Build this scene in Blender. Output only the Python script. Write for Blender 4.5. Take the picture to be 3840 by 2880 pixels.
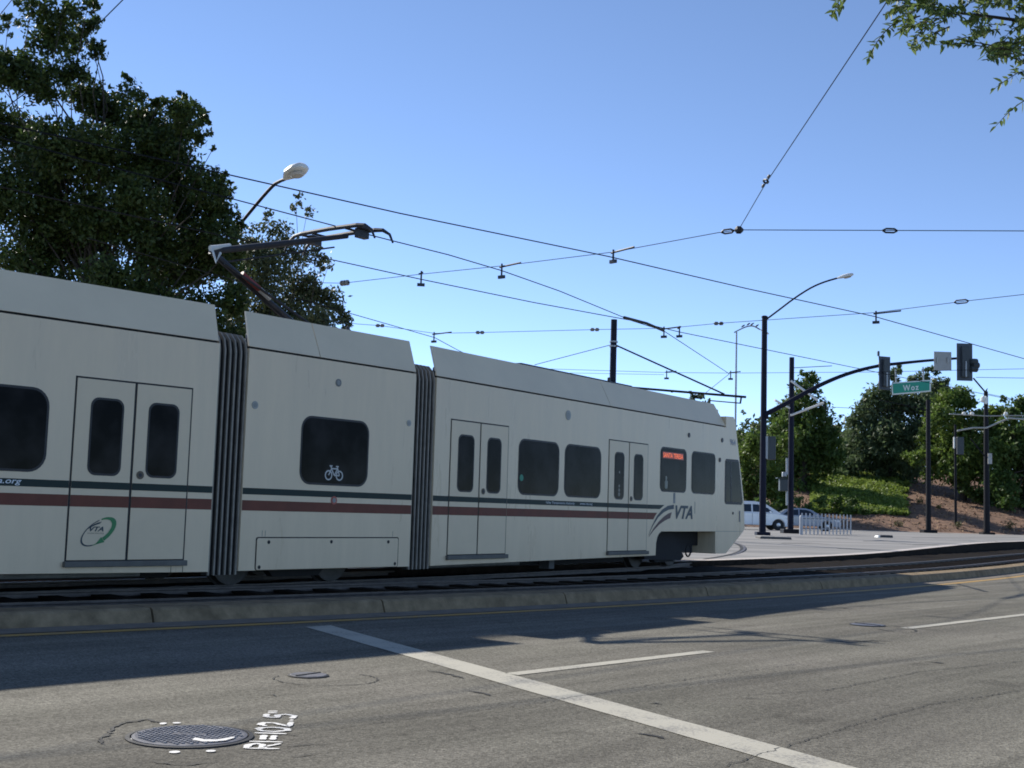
import bpy, math, random
import numpy as np
from mathutils import Vector, Matrix

for o in list(bpy.data.objects):
    bpy.data.objects.remove(o)
SC = bpy.context.scene
COL = SC.collection

# ------------------------------------------------------------------ camera
IW, IH = 3840, 2880
FPX, PITCH, ROLL, CZ = 4712.2, .0992, .0301, 1.2
cp, sp, cr, sr = math.cos(PITCH), math.sin(PITCH), math.cos(ROLL), math.sin(ROLL)
_f = Vector((0, cp, sp)); _yv = Vector((0, -sp, cp)); _x = Vector((1, 0, 0))
_right = _x*cr + _yv*sr
_up = _x*(-sr) + _yv*cr
cam_d = bpy.data.cameras.new('camera')
cam = bpy.data.objects.new('camera', cam_d)
COL.objects.link(cam)
m = Matrix.Identity(4)
for i in range(3):
    m[i][0], m[i][1], m[i][2] = _right[i], _up[i], -_f[i]
m[2][3] = CZ
cam.matrix_world = m
cam_d.sensor_width = 36
cam_d.lens = 36*FPX/IW
cam_d.clip_start = .05
cam_d.clip_end = 3000
SC.camera = cam

# ------------------------------------------------------------------ sky and sun
SUN = Vector((-1.078, 1.089, 1.0)).normalized()
elev = math.asin(SUN.z)
azim = math.atan2(SUN.x, SUN.y)          # clockwise from +Y
world = bpy.data.worlds.new('World')
SC.world = world
world.use_nodes = True
wn = world.node_tree.nodes; wl = world.node_tree.links
sky = wn.new('ShaderNodeTexSky')
sky.sky_type = 'NISHITA'
sky.sun_disc = False
sky.sun_elevation = elev
sky.sun_rotation = azim
sky.air_density = 0.6
sky.dust_density = 0.0
sky.ozone_density = 1.5
sky.altitude = 2500
bg = wn['Background']
bg.inputs['Strength'].default_value = .15
wl.new(sky.outputs[0], bg.inputs['Color'])
sun_d = bpy.data.lights.new('sun', 'SUN')
sun_d.energy = 4.25
sun_d.angle = math.radians(.53)
sun_d.color = (1.0, .95, .86)
sun = bpy.data.objects.new('sun', sun_d)
COL.objects.link(sun)
sun.rotation_euler = SUN.to_track_quat('Z', 'Y').to_euler()
SC.view_settings.view_transform = 'Standard'
SC.view_settings.look = 'None'
SC.view_settings.gamma = 1
SC.view_settings.exposure = .68
SC.view_settings.use_curve_mapping = False
SC.render.engine = 'CYCLES'
SC.cycles.max_bounces = 6
SC.cycles.filter_width = 1.8
SC.cycles.transparent_max_bounces = 6

# ------------------------------------------------------------------ measuring helpers
def ray(px, py):
    x = px-IW/2; y = -(py-IH/2)
    xr = cr*x-sr*y; yr = sr*x+cr*y
    return Vector((xr, FPX*cp-yr*sp, FPX*sp+yr*cp))
def atz(px, py, z=0.):
    r = ray(px, py); t = (z-CZ)/r.z
    return Vector((r.x*t, r.y*t, z))
def aty(px, py, Y):
    r = ray(px, py); t = Y/r.y
    return Vector((r.x*t, Y, CZ+r.z*t))
HD = .8395                               # heading of the street
CH, SH = math.cos(HD), math.sin(HD)
def SD(s, d, z=0.):
    return Vector((s*CH-d*SH, s*SH+d*CH, z))
def D0(s):                               # yellow line along the median kerb
    if s < 3: return 9.78+.0052*169-.1352*(s-3)
    if s > 34: return 9.78+.0052*324+.1872*(s-34)
    return 9.78+.0052*(s-16)**2

# ------------------------------------------------------------------ materials
MATS = {}
def mat(name, col, rough=.6, metal=0., var=0., vscale=3., bump=0., bscale=40., spec=.5, emit=None, estr=0., coat=0., stretch=None, cvar=0.):
    if name in MATS: return MATS[name]
    M = bpy.data.materials.new(name); M.use_nodes = True
    nt = M.node_tree; N = nt.nodes; L = nt.links
    b = N['Principled BSDF']
    b.inputs['Base Color'].default_value = (*col, 1)
    b.inputs['Roughness'].default_value = rough
    b.inputs['Metallic'].default_value = metal
    b.inputs['Specular IOR Level'].default_value = spec
    if coat: b.inputs['Coat Weight'].default_value = coat
    tc = N.new('ShaderNodeTexCoord')
    src = tc.outputs['Object']
    if stretch:
        mp = N.new('ShaderNodeMapping'); mp.inputs['Scale'].default_value = stretch
        L.new(src, mp.inputs['Vector']); src = mp.outputs[0]
    if var:
        n = N.new('ShaderNodeTexNoise'); n.inputs['Scale'].default_value = vscale; n.inputs['Detail'].default_value = 5; n.inputs['Roughness'].default_value = .65
        L.new(src, n.inputs['Vector'])
        r = N.new('ShaderNodeValToRGB')
        r.color_ramp.elements[0].position = .3; r.color_ramp.elements[1].position = .7
        r.color_ramp.elements[0].color = (*[c*(1-var) for c in col], 1)
        r.color_ramp.elements[1].color = (*[min(1, c*(1+var)) for c in col], 1)
        L.new(n.outputs['Fac'], r.inputs[0]); L.new(r.outputs[0], b.inputs['Base Color'])
        rr = N.new('ShaderNodeMapRange'); rr.inputs[3].default_value = max(0, rough-.12); rr.inputs[4].default_value = min(1, rough+.12)
        L.new(n.outputs['Fac'], rr.inputs[0]); L.new(rr.outputs[0], b.inputs['Roughness'])
    if cvar:
        n = N.new('ShaderNodeTexNoise'); n.inputs['Scale'].default_value = vscale; n.inputs['Detail'].default_value = 3
        L.new(src, n.inputs['Vector'])
        r = N.new('ShaderNodeValToRGB'); r.color_ramp.elements[0].position = .4; r.color_ramp.elements[1].position = .65
        r.color_ramp.elements[0].color = (*[c*(1-cvar) for c in col], 1); r.color_ramp.elements[1].color = (*[c*(1+cvar) for c in col], 1)
        L.new(n.outputs['Fac'], r.inputs[0]); L.new(r.outputs[0], b.inputs['Base Color'])
    if bump:
        n2 = N.new('ShaderNodeTexNoise'); n2.inputs['Scale'].default_value = bscale; n2.inputs['Detail'].default_value = 4
        L.new(src, n2.inputs['Vector'])
        bp = N.new('ShaderNodeBump'); bp.inputs['Strength'].default_value = bump; bp.inputs['Distance'].default_value = .02
        L.new(n2.outputs['Fac'], bp.inputs['Height']); L.new(bp.outputs[0], b.inputs['Normal'])
    if emit:
        b.inputs['Emission Color'].default_value = (*emit, 1); b.inputs['Emission Strength'].default_value = estr
    MATS[name] = M
    return M

def leaf_mat(name, c1, c2, scale=1.2, trans=.35):
    M = bpy.data.materials.new(name); M.use_nodes = True
    nt = M.node_tree; N = nt.nodes; L = nt.links
    b = N['Principled BSDF']; out = N['Material Output']
    b.inputs['Roughness'].default_value = .55
    b.inputs['Specular IOR Level'].default_value = .35
    tc = N.new('ShaderNodeTexCoord')
    n = N.new('ShaderNodeTexNoise'); n.inputs['Scale'].default_value = scale; n.inputs['Detail'].default_value = 8; n.inputs['Roughness'].default_value = .8
    L.new(tc.outputs['Object'], n.inputs['Vector'])
    r = N.new('ShaderNodeValToRGB')
    r.color_ramp.elements[0].position = .35; r.color_ramp.elements[1].position = .66
    r.color_ramp.elements[0].color = (*c1, 1); r.color_ramp.elements[1].color = (*c2, 1)
    L.new(n.outputs['Fac'], r.inputs[0]); L.new(r.outputs[0], b.inputs['Base Color'])
    t = N.new('ShaderNodeBsdfTranslucent'); L.new(r.outputs[0], t.inputs['Color'])
    mx = N.new('ShaderNodeMixShader'); mx.inputs[0].default_value = trans
    L.new(b.outputs[0], mx.inputs[1]); L.new(t.outputs[0], mx.inputs[2]); L.new(mx.outputs[0], out.inputs['Surface'])
    return M

def asphalt_mat():
    M = bpy.data.materials.new('asphalt'); M.use_nodes = True
    nt = M.node_tree; N = nt.nodes; L = nt.links
    b = N['Principled BSDF']; b.inputs['Roughness'].default_value = .9; b.inputs['Specular IOR Level'].default_value = .08
    tc = N.new('ShaderNodeTexCoord')
    mp = N.new('ShaderNodeMapping'); mp.inputs['Rotation'].default_value = (0, 0, -HD)
    L.new(tc.outputs['Object'], mp.inputs['Vector'])
    def noise(scale, detail, vec, rough=.6):
        n = N.new('ShaderNodeTexNoise'); n.inputs['Scale'].default_value = scale; n.inputs['Detail'].default_value = detail; n.inputs['Roughness'].default_value = rough
        L.new(vec, n.inputs['Vector']); return n.outputs['Fac']
    def rng(v, a, b2, c, d):
        r = N.new('ShaderNodeMapRange'); r.inputs[1].default_value = a; r.inputs[2].default_value = b2; r.inputs[3].default_value = c; r.inputs[4].default_value = d
        L.new(v, r.inputs[0]); return r.outputs[0]
    def mul(a, b2):
        q = N.new('ShaderNodeMath'); q.operation = 'MULTIPLY'; L.new(a, q.inputs[0]); L.new(b2, q.inputs[1]); return q.outputs[0]
    # tyre lanes: streaks running along the street
    mp2 = N.new('ShaderNodeMapping'); mp2.inputs['Scale'].default_value = (.05, 1.1, 1); L.new(mp.outputs[0], mp2.inputs['Vector'])
    streak = rng(noise(1.0, 4, mp2.outputs[0]), .36, .62, .66, 1.10)
    mp3 = N.new('ShaderNodeMapping'); mp3.inputs['Scale'].default_value = (.12, 5, 1); L.new(mp.outputs[0], mp3.inputs['Vector'])
    streak2 = rng(noise(1.0, 5, mp3.outputs[0]), .3, .62, .86, 1.05)
    blotch = rng(noise(.8, 5, tc.outputs['Object']), .3, .7, .88, 1.1)
    # aggregate speckle
    vo = N.new('ShaderNodeTexVoronoi'); vo.inputs['Scale'].default_value = 85; L.new(tc.outputs['Object'], vo.inputs['Vector'])
    sep = N.new('ShaderNodeSeparateColor'); L.new(vo.outputs['Color'], sep.inputs[0])
    speck = rng(sep.outputs[0], 0, 1, .62, 1.42)
    sp2 = rng(noise(30, 3, tc.outputs['Object'], .7), .3, .7, .82, 1.16)
    stain = rng(noise(1.7, 5, mp.outputs[0], .55), .60, .70, 1.0, .80)
    stain2 = rng(noise(4.5, 4, tc.outputs['Object'], .6), .66, .74, 1.0, .78)
    v = mul(mul(mul(mul(streak, streak2), blotch), mul(speck, sp2)), mul(stain, stain2))
    hue = N.new('ShaderNodeMix'); hue.data_type = 'RGBA'
    hue.inputs[6].default_value = (.181, .164, .141, 1); hue.inputs[7].default_value = (.168, .162, .128, 1)
    L.new(noise(.35, 3, tc.outputs['Object']), hue.inputs[0])
    vm = N.new('ShaderNodeVectorMath'); vm.operation = 'SCALE'
    L.new(hue.outputs[2], vm.inputs[0]); L.new(v, vm.inputs['Scale']); L.new(vm.outputs[0], b.inputs['Base Color'])
    bp = N.new('ShaderNodeBump'); bp.inputs['Strength'].default_value = .5; bp.inputs['Distance'].default_value = .006
    L.new(vo.outputs['Distance'], bp.inputs['Height']); L.new(bp.outputs[0], b.inputs['Normal'])
    return M

def paint_mat(name, col, wear=.45, scale=45):
    # worn road paint: the asphalt colour shows through chips
    M = bpy.data.materials.new(name); M.use_nodes = True
    nt = M.node_tree; N = nt.nodes; L = nt.links
    b = N['Principled BSDF']; b.inputs['Roughness'].default_value = .75
    tc = N.new('ShaderNodeTexCoord')
    n = N.new('ShaderNodeTexNoise'); n.inputs['Scale'].default_value = scale; n.inputs['Detail'].default_value = 6; n.inputs['Roughness'].default_value = .75
    n2 = N.new('ShaderNodeTexNoise'); n2.inputs['Scale'].default_value = 3; n2.inputs['Detail'].default_value = 4
    L.new(tc.outputs['Object'], n.inputs['Vector']); L.new(tc.outputs['Object'], n2.inputs['Vector'])
    ad = N.new('ShaderNodeMath'); ad.operation = 'MULTIPLY_ADD'; ad.inputs[1].default_value = .6
    L.new(n2.outputs['Fac'], ad.inputs[0]); L.new(n.outputs['Fac'], ad.inputs[2])
    r = N.new('ShaderNodeValToRGB')
    r.color_ramp.elements[0].position = wear+.13; r.color_ramp.elements[1].position = wear+.33
    r.color_ramp.elements[0].color = (.17, .16, .145, 1); r.color_ramp.elements[1].color = (*col, 1)
    L.new(ad.outputs[0], r.inputs[0]); L.new(r.outputs[0], b.inputs['Base Color'])
    return M

def paving_mat():
    M = bpy.data.materials.new('intersection_concrete'); M.use_nodes = True
    nt = M.node_tree; N = nt.nodes; L = nt.links
    b = N['Principled BSDF']; b.inputs['Roughness'].default_value = .88
    tc = N.new('ShaderNodeTexCoord')
    mp = N.new('ShaderNodeMapping'); mp.inputs['Rotation'].default_value = (0, 0, -.25); mp.inputs['Scale'].default_value = (.05, .6, 1)
    L.new(tc.outputs['Object'], mp.inputs['Vector'])
    n = N.new('ShaderNodeTexNoise'); n.inputs['Scale'].default_value = 1.6; n.inputs['Detail'].default_value = 7; n.inputs['Roughness'].default_value = .7
    L.new(mp.outputs[0], n.inputs['Vector'])
    r = N.new('ShaderNodeValToRGB'); r.color_ramp.elements[0].position = .36; r.color_ramp.elements[1].position = .62
    r.color_ramp.elements[0].color = (.15, .145, .135, 1); r.color_ramp.elements[1].color = (.30, .28, .255, 1)
    L.new(n.outputs['Fac'], r.inputs[0]); L.new(r.outputs[0], b.inputs['Base Color'])
    return M

ASPHALT = asphalt_mat()
PAVING = paving_mat()
WHITEPAINT = paint_mat('worn_white_road_paint', (.44, .41, .33), .46)
WHITEFRESH = paint_mat('white_spray_paint', (.74, .72, .68), .36, 70)
YELLOWPAINT = paint_mat('worn_yellow_road_paint', (.40, .235, .05), .46, 22)
CONC = mat('kerb_concrete', (.235, .178, .112), .95, spec=.08, var=.34, vscale=5, bump=.4, bscale=60)
GUTTER = mat('gutter_concrete', (.21, .18, .145), .95, spec=.08, var=.2, vscale=4)
CRACK = mat('crack_tar', (.012, .012, .011), .8, var=.3, vscale=20)
PATCH = mat('asphalt_patch', (.165, .150, .128), .9, var=.3, vscale=30, bump=.3, bscale=120)
BALLAST = mat('track_ballast', (.015, .0115, .008), .95, spec=.05, var=.55, vscale=14, bump=1., bscale=18)
EARTH = mat('earth', (.12, .105, .08), .95, var=.4, vscale=.7)
RAILM = mat('rail_steel', (.11, .09, .075), .5, metal=.25, var=.4, vscale=6)
RUSTM = mat('rail_rust', (.10, .06, .04), .85, var=.4, vscale=10)
TRAINW = mat('train_white_paint', (.70, .55, .365), .30, var=.075, vscale=1.6, stretch=(1.4, 1.4, .22), bump=.10, bscale=1.1)
FAIRW = mat('train_fairing_paint', (.72, .60, .42), .40, var=.05, vscale=1.1, bump=.06, bscale=2)
DOORW = mat('train_door_paint', (.69, .545, .36), .36, var=.05, vscale=2, bump=.06, bscale=1.4)
BLACKGAP = mat('black_rubber', (.008, .008, .009), .6, var=.3, vscale=8)
GLASS = mat('tinted_glass', (.011, .010, .010), .04, spec=.035, cvar=.75, vscale=2.2)
FRAME = mat('window_rubber_frame', (.012, .012, .014), .5, var=.2, vscale=9)
TEAL = mat('teal_stripe_film', (.022, .036, .031), .5, spec=.2, var=.12, vscale=4)
MAROON = mat('maroon_stripe_film', (.16, .055, .036), .5, spec=.2, var=.15, vscale=4)
LOGODK = mat('logo_dark_teal', (.012, .035, .05), .45, var=.1)
LOGOGR = mat('logo_green', (.025, .20, .06), .45, var=.1)
LETTERW = mat('white_lettering', (.72, .74, .74), .5, var=.05)
BELLOW = mat('bellows_rubber', (.022, .020, .018), .8, var=.35, vscale=9)
BELLOWR = mat('bellows_ridge_trim', (.24, .21, .17), .55, var=.25, vscale=7)
ALU = mat('dull_aluminium', (.42, .42, .40), .4, metal=.5, var=.2, vscale=6)
DARKSTEEL = mat('dark_steel', (.035, .036, .042), .5, metal=.3, var=.3, vscale=9)
UNDER = mat('underframe_black', (.010, .009, .009), .8, var=.5, vscale=7)
WHEELM = mat('wheel_steel', (.075, .07, .065), .5, metal=.4, var=.3, vscale=8)
REDM = mat('red_paint', (.24, .035, .03), .45, var=.15)
ORANGELED = mat('orange_display_text', (.25, .03, .01), .5, emit=(1., .22, .10), estr=.55)
DISPBG = mat('display_panel', (.05, .008, .006), .4, emit=(.9, .1, .05), estr=.05, var=.1)
POLEM = mat('navy_pole_paint', (.010, .012, .026), .6, spec=.15, var=.25, vscale=5)
POLEG = mat('galvanised_steel', (.30, .31, .32), .45, metal=.55, var=.2, vscale=6)
POLEDK = mat('dark_bronze_pole', (.012, .012, .015), .6, spec=.15, var=.25, vscale=6)
WIREM = mat('wire_copper_dark', (.012, .013, .016), .8, spec=.15, var=.3)
INSUL = mat('grey_insulator', (.14, .14, .14), .5, var=.2)
LAMPW = mat('lamp_head_white', (.72, .71, .66), .45, var=.06)
LENSM = mat('lamp_lens', (.55, .53, .50), .25, var=.1)
SIGHOUS = mat('signal_housing', (.035, .045, .050), .5, var=.2)
SIGBACK = mat('signal_backplate', (.045, .055, .070), .5, var=.2)
SIGNGREY = mat('bare_sign_back', (.34, .33, .31), .5, metal=.3, var=.15)
SIGNGREEN = mat('sign_green', (.008, .29, .19), .4, var=.08)
SIGNWHITE = mat('sign_white', (.72, .76, .72), .4, var=.05)
CARWHITE = mat('white_car_paint', (.80, .80, .80), .25, var=.03, coat=.5)
CARBLUE = mat('blue_grey_car_paint', (.24, .28, .35), .25, var=.1, coat=.6)
CARGLASS = mat('car_glass', (.012, .018, .028), .05, var=.3)
TYRE = mat('tyre_rubber', (.02, .02, .02), .8, var=.2)
RIM = mat('alloy_rim', (.5, .5, .5), .3, metal=.8, var=.1)
HEADL = mat('headlight_lens', (.6, .62, .65), .1, var=.1)
FENCEW = mat('fence_white_paint', (.40, .41, .43), .5, var=.1, vscale=4)
MULCH = mat('bark_mulch', (.17, .095, .058), .95, var=.5, vscale=1.5, bump=1., bscale=9)
CASTIRON = mat('cast_iron', (.13, .13, .145), .55, metal=.35, var=.35, vscale=14)
BARK = mat('tree_bark', (.038, .030, .023), .9, var=.45, vscale=5, bump=.8, bscale=14)
LEAF_OAK = leaf_mat('dark_evergreen_leaves', (.016, .030, .007), (.068, .105, .022), 2.2, .34)
LEAF_GREY = leaf_mat('olive_leaves', (.05, .07, .030), (.12, .135, .060), 1.2, .3)
LEAF_NEAR = leaf_mat('near_branch_leaves', (.065, .11, .022), (.20, .26, .08), 4., .45)
LEAF_R1 = leaf_mat('bright_green_leaves', (.045, .085, .018), (.17, .24, .045), .35, .45)
LEAF_R2 = leaf_mat('blue_green_leaves', (.050, .082, .036), (.15, .20, .095), .35, .45)
LEAF_R3 = leaf_mat('mid_green_leaves', (.036, .074, .018), (.125, .19, .04), .3, .42)
IVY = leaf_mat('ivy_leaves', (.11, .17, .028), (.24, .30, .06), .4, .4)
SHRUBM = leaf_mat('dry_shrub_leaves', (.07, .08, .03), (.16, .14, .06), .8, .3)

# ------------------------------------------------------------------ mesh builder
class MB:
    def __init__(self): self.v = []; self.f = []
    def add(self, vs, fs):
        o = len(self.v)
        self.v.extend([tuple(p) for p in vs]); self.f.extend([[i+o for i in f] for f in fs]); return self
    def box(self, c, ax, half):
        c = Vector(c); a = [Vector(q)*h for q, h in zip(ax, half)]
        vs = [c+a[0]*i+a[1]*j+a[2]*k for k in (-1, 1) for j in (-1, 1) for i in (-1, 1)]
        return self.add(vs, [[0, 2, 3, 1], [4, 5, 7, 6], [0, 1, 5, 4], [2, 6, 7, 3], [0, 4, 6, 2], [1, 3, 7, 5]])
    def abox(self, x0, x1, y0, y1, z0, z1):
        return self.box(((x0+x1)/2, (y0+y1)/2, (z0+z1)/2), ((1, 0, 0), (0, 1, 0), (0, 0, 1)), ((x1-x0)/2, (y1-y0)/2, (z1-z0)/2))
    def tube(self, pts, r, n=8, caps=True):
        pts = [Vector(p) for p in pts]
        rs = r if isinstance(r, (list, tuple)) else [r]*len(pts)
        vs = []; fs = []
        prev = None
        for i, p in enumerate(pts):
            d = (pts[min(i+1, len(pts)-1)]-pts[max(i-1, 0)]).normalized()
            if prev is None:
                ref = Vector((0, 0, 1)) if abs(d.z) < .9 else Vector((1, 0, 0))
                a = d.cross(ref).normalized()
            else:
                a = (prev-d*prev.dot(d)).normalized()
            prev = a; b = d.cross(a)
            for k in range(n):
                t = 2*math.pi*k/n
                vs.append(p+(a*math.cos(t)+b*math.sin(t))*rs[i])
        for i in range(len(pts)-1):
            for k in range(n):
                fs.append([i*n+k, i*n+(k+1) % n, (i+1)*n+(k+1) % n, (i+1)*n+k])
        if caps:
            fs.append(list(range(n))[::-1]); fs.append([(len(pts)-1)*n+k for k in range(n)])
        return self.add(vs, fs)
    def prism(self, pts_a, pts_b):
        n = len(pts_a)
        fs = [list(range(n))[::-1], [n+k for k in range(n)]]
        fs += [[k, (k+1) % n, n+(k+1) % n, n+k] for k in range(n)]
        return self.add(list(pts_a)+list(pts_b), fs)
    def strip(self, a, b):
        n = len(a)
        return self.add(list(a)+list(b), [[k, k+1, n+k+1, n+k] for k in range(n-1)])
    def disc(self, c, r, z, n=32, rx=None):
        rx = rx or r
        self.add([(c[0]+rx*math.cos(2*math.pi*k/n), c[1]+r*math.sin(2*math.pi*k/n), z) for k in range(n)], [list(range(n))]); return self
    def lathe(self, c, axis, prof, n=16):
        # prof: list of (radius, offset along axis)
        c = Vector(c); d = Vector(axis).normalized()
        ref = Vector((0, 0, 1)) if abs(d.z) < .9 else Vector((1, 0, 0))
        a = d.cross(ref).normalized(); b = d.cross(a)
        vs = []; fs = []
        for r, h in prof:
            for k in range(n):
                t = 2*math.pi*k/n
                vs.append(c+d*h+(a*math.cos(t)+b*math.sin(t))*r)
        for i in range(len(prof)-1):
            for k in range(n):
                fs.append([i*n+k, i*n+(k+1) % n, (i+1)*n+(k+1) % n, (i+1)*n+k])
        fs.append(list(range(n))[::-1]); fs.append([(len(prof)-1)*n+k for k in range(n)])
        return self.add(vs, fs)
    def build(self, name, material, parent=None, smooth=False, bevel=0., origin=None):
        o0 = root_loc(parent) if parent is not None else Vector(origin or (0, 0, 0))
        me = bpy.data.meshes.new(name)
        me.from_pydata([(x-o0.x, y-o0.y, z-o0.z) for x, y, z in self.v], [], self.f)
        me.materials.append(material)
        fix_normals(me)
        if smooth:
            me.polygons.foreach_set('use_smooth', [True]*len(me.polygons))
            me.set_sharp_from_angle(angle=math.radians(38))
        o = bpy.data.objects.new(name, me); COL.objects.link(o)
        if parent is not None: o.parent = parent
        else: o.location = o0
        if bevel:
            bv = o.modifiers.new('bevel', 'BEVEL'); bv.width = bevel; bv.segments = 2; bv.limit_method = 'ANGLE'
        return o
import bmesh
def fix_normals(me):
    if len(me.polygons) > 20000: return
    bm = bmesh.new(); bm.from_mesh(me)
    bmesh.ops.recalc_face_normals(bm, faces=bm.faces); bm.to_mesh(me); bm.free()
def root_loc(o):
    while o.parent is not None: o = o.parent
    return o.location.copy()
def tag(o, label, cat, group=None):
    o['label'] = label; o['category'] = cat
    if group: o['group'] = group
    return o
def thing(name, loc, label, cat, group=None):
    o = bpy.data.objects.new(name, None); COL.objects.link(o); o.location = loc
    o.empty_display_size = .2
    return tag(o, label, cat, group)
def struct(o): o['kind'] = 'structure'; return o
def stuff(o): o['kind'] = 'stuff'; return o
def text_mesh(body, size, shear=0., bold=0., spacing=1.):
    cu = bpy.data.curves.new('lettering', 'FONT'); cu.body = body; cu.size = size; cu.shear = shear
    cu.offset = bold; cu.space_character = spacing; cu.resolution_u = 3
    t = bpy.data.objects.new('lettering', cu); COL.objects.link(t)
    bpy.context.view_layer.update()
    dg = bpy.context.evaluated_depsgraph_get()
    me = bpy.data.meshes.new_from_object(t.evaluated_get(dg))
    vs = [v.co.copy() for v in me.vertices]; fs = [list(p.vertices) for p in me.polygons]
    bpy.data.objects.remove(t); bpy.data.curves.remove(cu); bpy.data.meshes.remove(me)
    return vs, fs
def fit_text(body, w, h, **k):
    # vertices scaled so the whole word fills a box w by h, origin at lower left
    vs, fs = text_mesh(body, 1., **k)
    x0 = min(v.x for v in vs); x1 = max(v.x for v in vs); y0 = min(v.y for v in vs); y1 = max(v.y for v in vs)
    return [((v.x-x0)/(x1-x0)*w, (v.y-y0)/(y1-y0)*h) for v in vs], fs

# ================================================================== GROUND AND STREET
def frange(a, b, st):
    n = max(1, int(round((b-a)/st))); return [a+(b-a)*i/n for i in range(n+1)]
g = MB().abox(-500, 500, -300, 700, -1.0, -.06).build('ground', EARTH); struct(g)

ss = frange(-70, 90, 2)
road = MB()
for lo, hi in ((-40, -8), (-8, None)):
    road.strip([SD(s, lo, 0) for s in ss], [SD(s, D0(s)+.16 if hi is None else hi, 0) for s in ss])
road = struct(road.build('road', ASPHALT))
ss1 = frange(-70, 90, 1)
MB().strip([SD(s, D0(s)+.15, .004) for s in ss1], [SD(s, D0(s)+.50, .010) for s in ss1]).build('gutter', GUTTER, road)
MB().strip([SD(s, D0(s)-.08, .004) for s in ss1], [SD(s, D0(s)+.08, .004) for s in ss1]).build('yellow_line', YELLOWPAINT, road)
def road_quad(pts, name, material, z=.004):
    return MB().add([(p[0], p[1], z) for p in pts], [list(range(len(pts)))]).build(name, material, road)
# skewed stop line
def stop_pt(d, off): return SD(8.24-.357*(9.73-d)+off, d)
N_ = 24
da = [-1+(9.70+1)*i/N_ for i in range(N_+1)]
rnd = random.Random(3)
MB().strip([Vector((*stop_pt(d, -.31+rnd.uniform(-.006, .006)).xy, .004)) for d in da], [Vector((*stop_pt(d, rnd.uniform(-.006, .006)).xy, .004)) for d in da]).build('stop_line', WHITEPAINT, road)
for s0, s1 in ((6.98, 9.6), (13.6, 17.6), (22.0, 25.2), (30.0, 33.0)):
    q = frange(s0, s1, .4)
    MB().strip([SD(s, 6.12, .004) for s in q], [SD(s, 6.25, .004) for s in q]).build('lane_dash', WHITEPAINT, road)
# surveyor's figures sprayed beside the manhole
GLY = {'R': [[(.08, 0), (.05, 1)], [(.05, .98), (.45, .95), (.62, .75), (.5, .55), (.08, .48)], [(.25, .48), (.68, .02)]], 'I': [[(.12, .0), (.10, 1)]], '=': [[(.05, .64), (.62, .67)], [(.05, .34), (.6, .35)]],
       '1': [[(.1, .0), (.12, 1)]], '0': [[(.35, 1), (.1, .8), (.06, .4), (.25, .02), (.5, .08), (.62, .5), (.55, .85), (.33, 1)]], '2': [[(.06, .78), (.25, 1), (.52, .92), (.5, .6), (.08, .05), (.66, .04)]],
       '.': [[(.06, .0), (.12, .12)], [(.3, .02), (.34, .14)]], '5': [[(.6, 1), (.14, .97), (.1, .58), (.45, .62), (.62, .36), (.42, .02), (.04, .08)]], '"': [[(.05, 1.0), (.08, .68)], [(.3, 1.02), (.34, .7)]]}
ADV = {'R': .82, 'I': .34, '=': .82, '1': .32, '0': .80, '2': .82, '.': .5, '5': .80, '"': .5}
e0 = Vector((-1.08, 6.26)); ex = Vector((-.085, 1.0)).normalized(); ey = Vector((-1, -.04)).normalized()
rs = random.Random(8); xo = 0.; GS = .165
for ch in 'RI=102.5"':
    mbt = MB()
    for stq in GLY[ch]:
        P = [Vector((p[0]*GS*1.35+xo, p[1]*GS)) for p in stq]
        Q = []
        for i in range(len(P)-1):
            for k in range(5): Q.append(P[i].lerp(P[i+1], k/5))
        Q.append(P[-1])
        A_ = []; B_ = []
        for i, p in enumerate(Q):
            d_ = (Q[min(i+1, len(Q)-1)]-Q[max(i-1, 0)]).normalized(); nn = Vector((-d_.y, d_.x))
            w_ = .0125*rs.uniform(.75, 1.25)*(.6 if i in (0, len(Q)-1) else 1)*(1.5 if abs(d_.y) < .5 else 1.); p2 = p+Vector((rs.uniform(-.002, .002), rs.uniform(-.002, .002)))
            for lst, sg_ in ((A_, 1), (B_, -1)):
                q_ = p2+nn*w_*sg_; w2 = e0+ex*q_.x+ey*q_.y; lst.append((w2.x, w2.y, .005))
        mbt.strip(A_, B_)
    mbt.build('painted_figure', WHITEFRESH, road)
    xo += ADV[ch]*GS*1.22
for cx_, cy_, rx_, ry_ in ((-1.81, 6.87, .018, .03), (-1.745, 6.90, .022, .022), (-1.55, 6.12, .026, .03), (-1.39, 6.17, .024, .026), (-1.84, 6.42, .010, .02)):
    MB().disc((cx_, cy_), ry_, .005, 14, rx_).build('paint_dab', WHITEFRESH, road)
def crack_strip(pts, w, seed):
    r = random.Random(seed); a = []; b = []
    P = []
    for i in range(len(pts)-1):
        p, q = Vector(pts[i]), Vector(pts[i+1])
        n = max(2, int((q-p).length/.03))
        for k in range(n): P.append(p.lerp(q, k/n))
    P.append(Vector(pts[-1]))
    for i, p in enumerate(P):
        d = (P[min(i+1, len(P)-1)]-P[max(i-1, 0)]).normalized(); nn = Vector((-d.y, d.x))
        j = r.uniform(-.012, .012); ww = w*(.25+r.random()*1.1)*min(1, min(i, len(P)-1-i)/3+.15)
        a.append((*(p+nn*(j+ww)), .0045)); b.append((*(p+nn*(j-ww)), .0045))
    return MB().strip(a, b).build('crack', CRACK, road)
crack_strip([(-1.93, 6.25), (-1.99, 6.38), (-2.0, 6.56), (-2.04, 6.73), (-2.01, 6.87), (-1.93, 6.99), (-1.83, 6.89)], .015, 1)
crack_strip([(-1.99, 6.52), (-1.93, 6.56), (-1.89, 6.57)], .007, 2)
crack_strip([(-1.62, 5.92), (-1.50, 5.84), (-1.40, 5.86), (-1.30, 5.93)], .008, 4)
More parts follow.
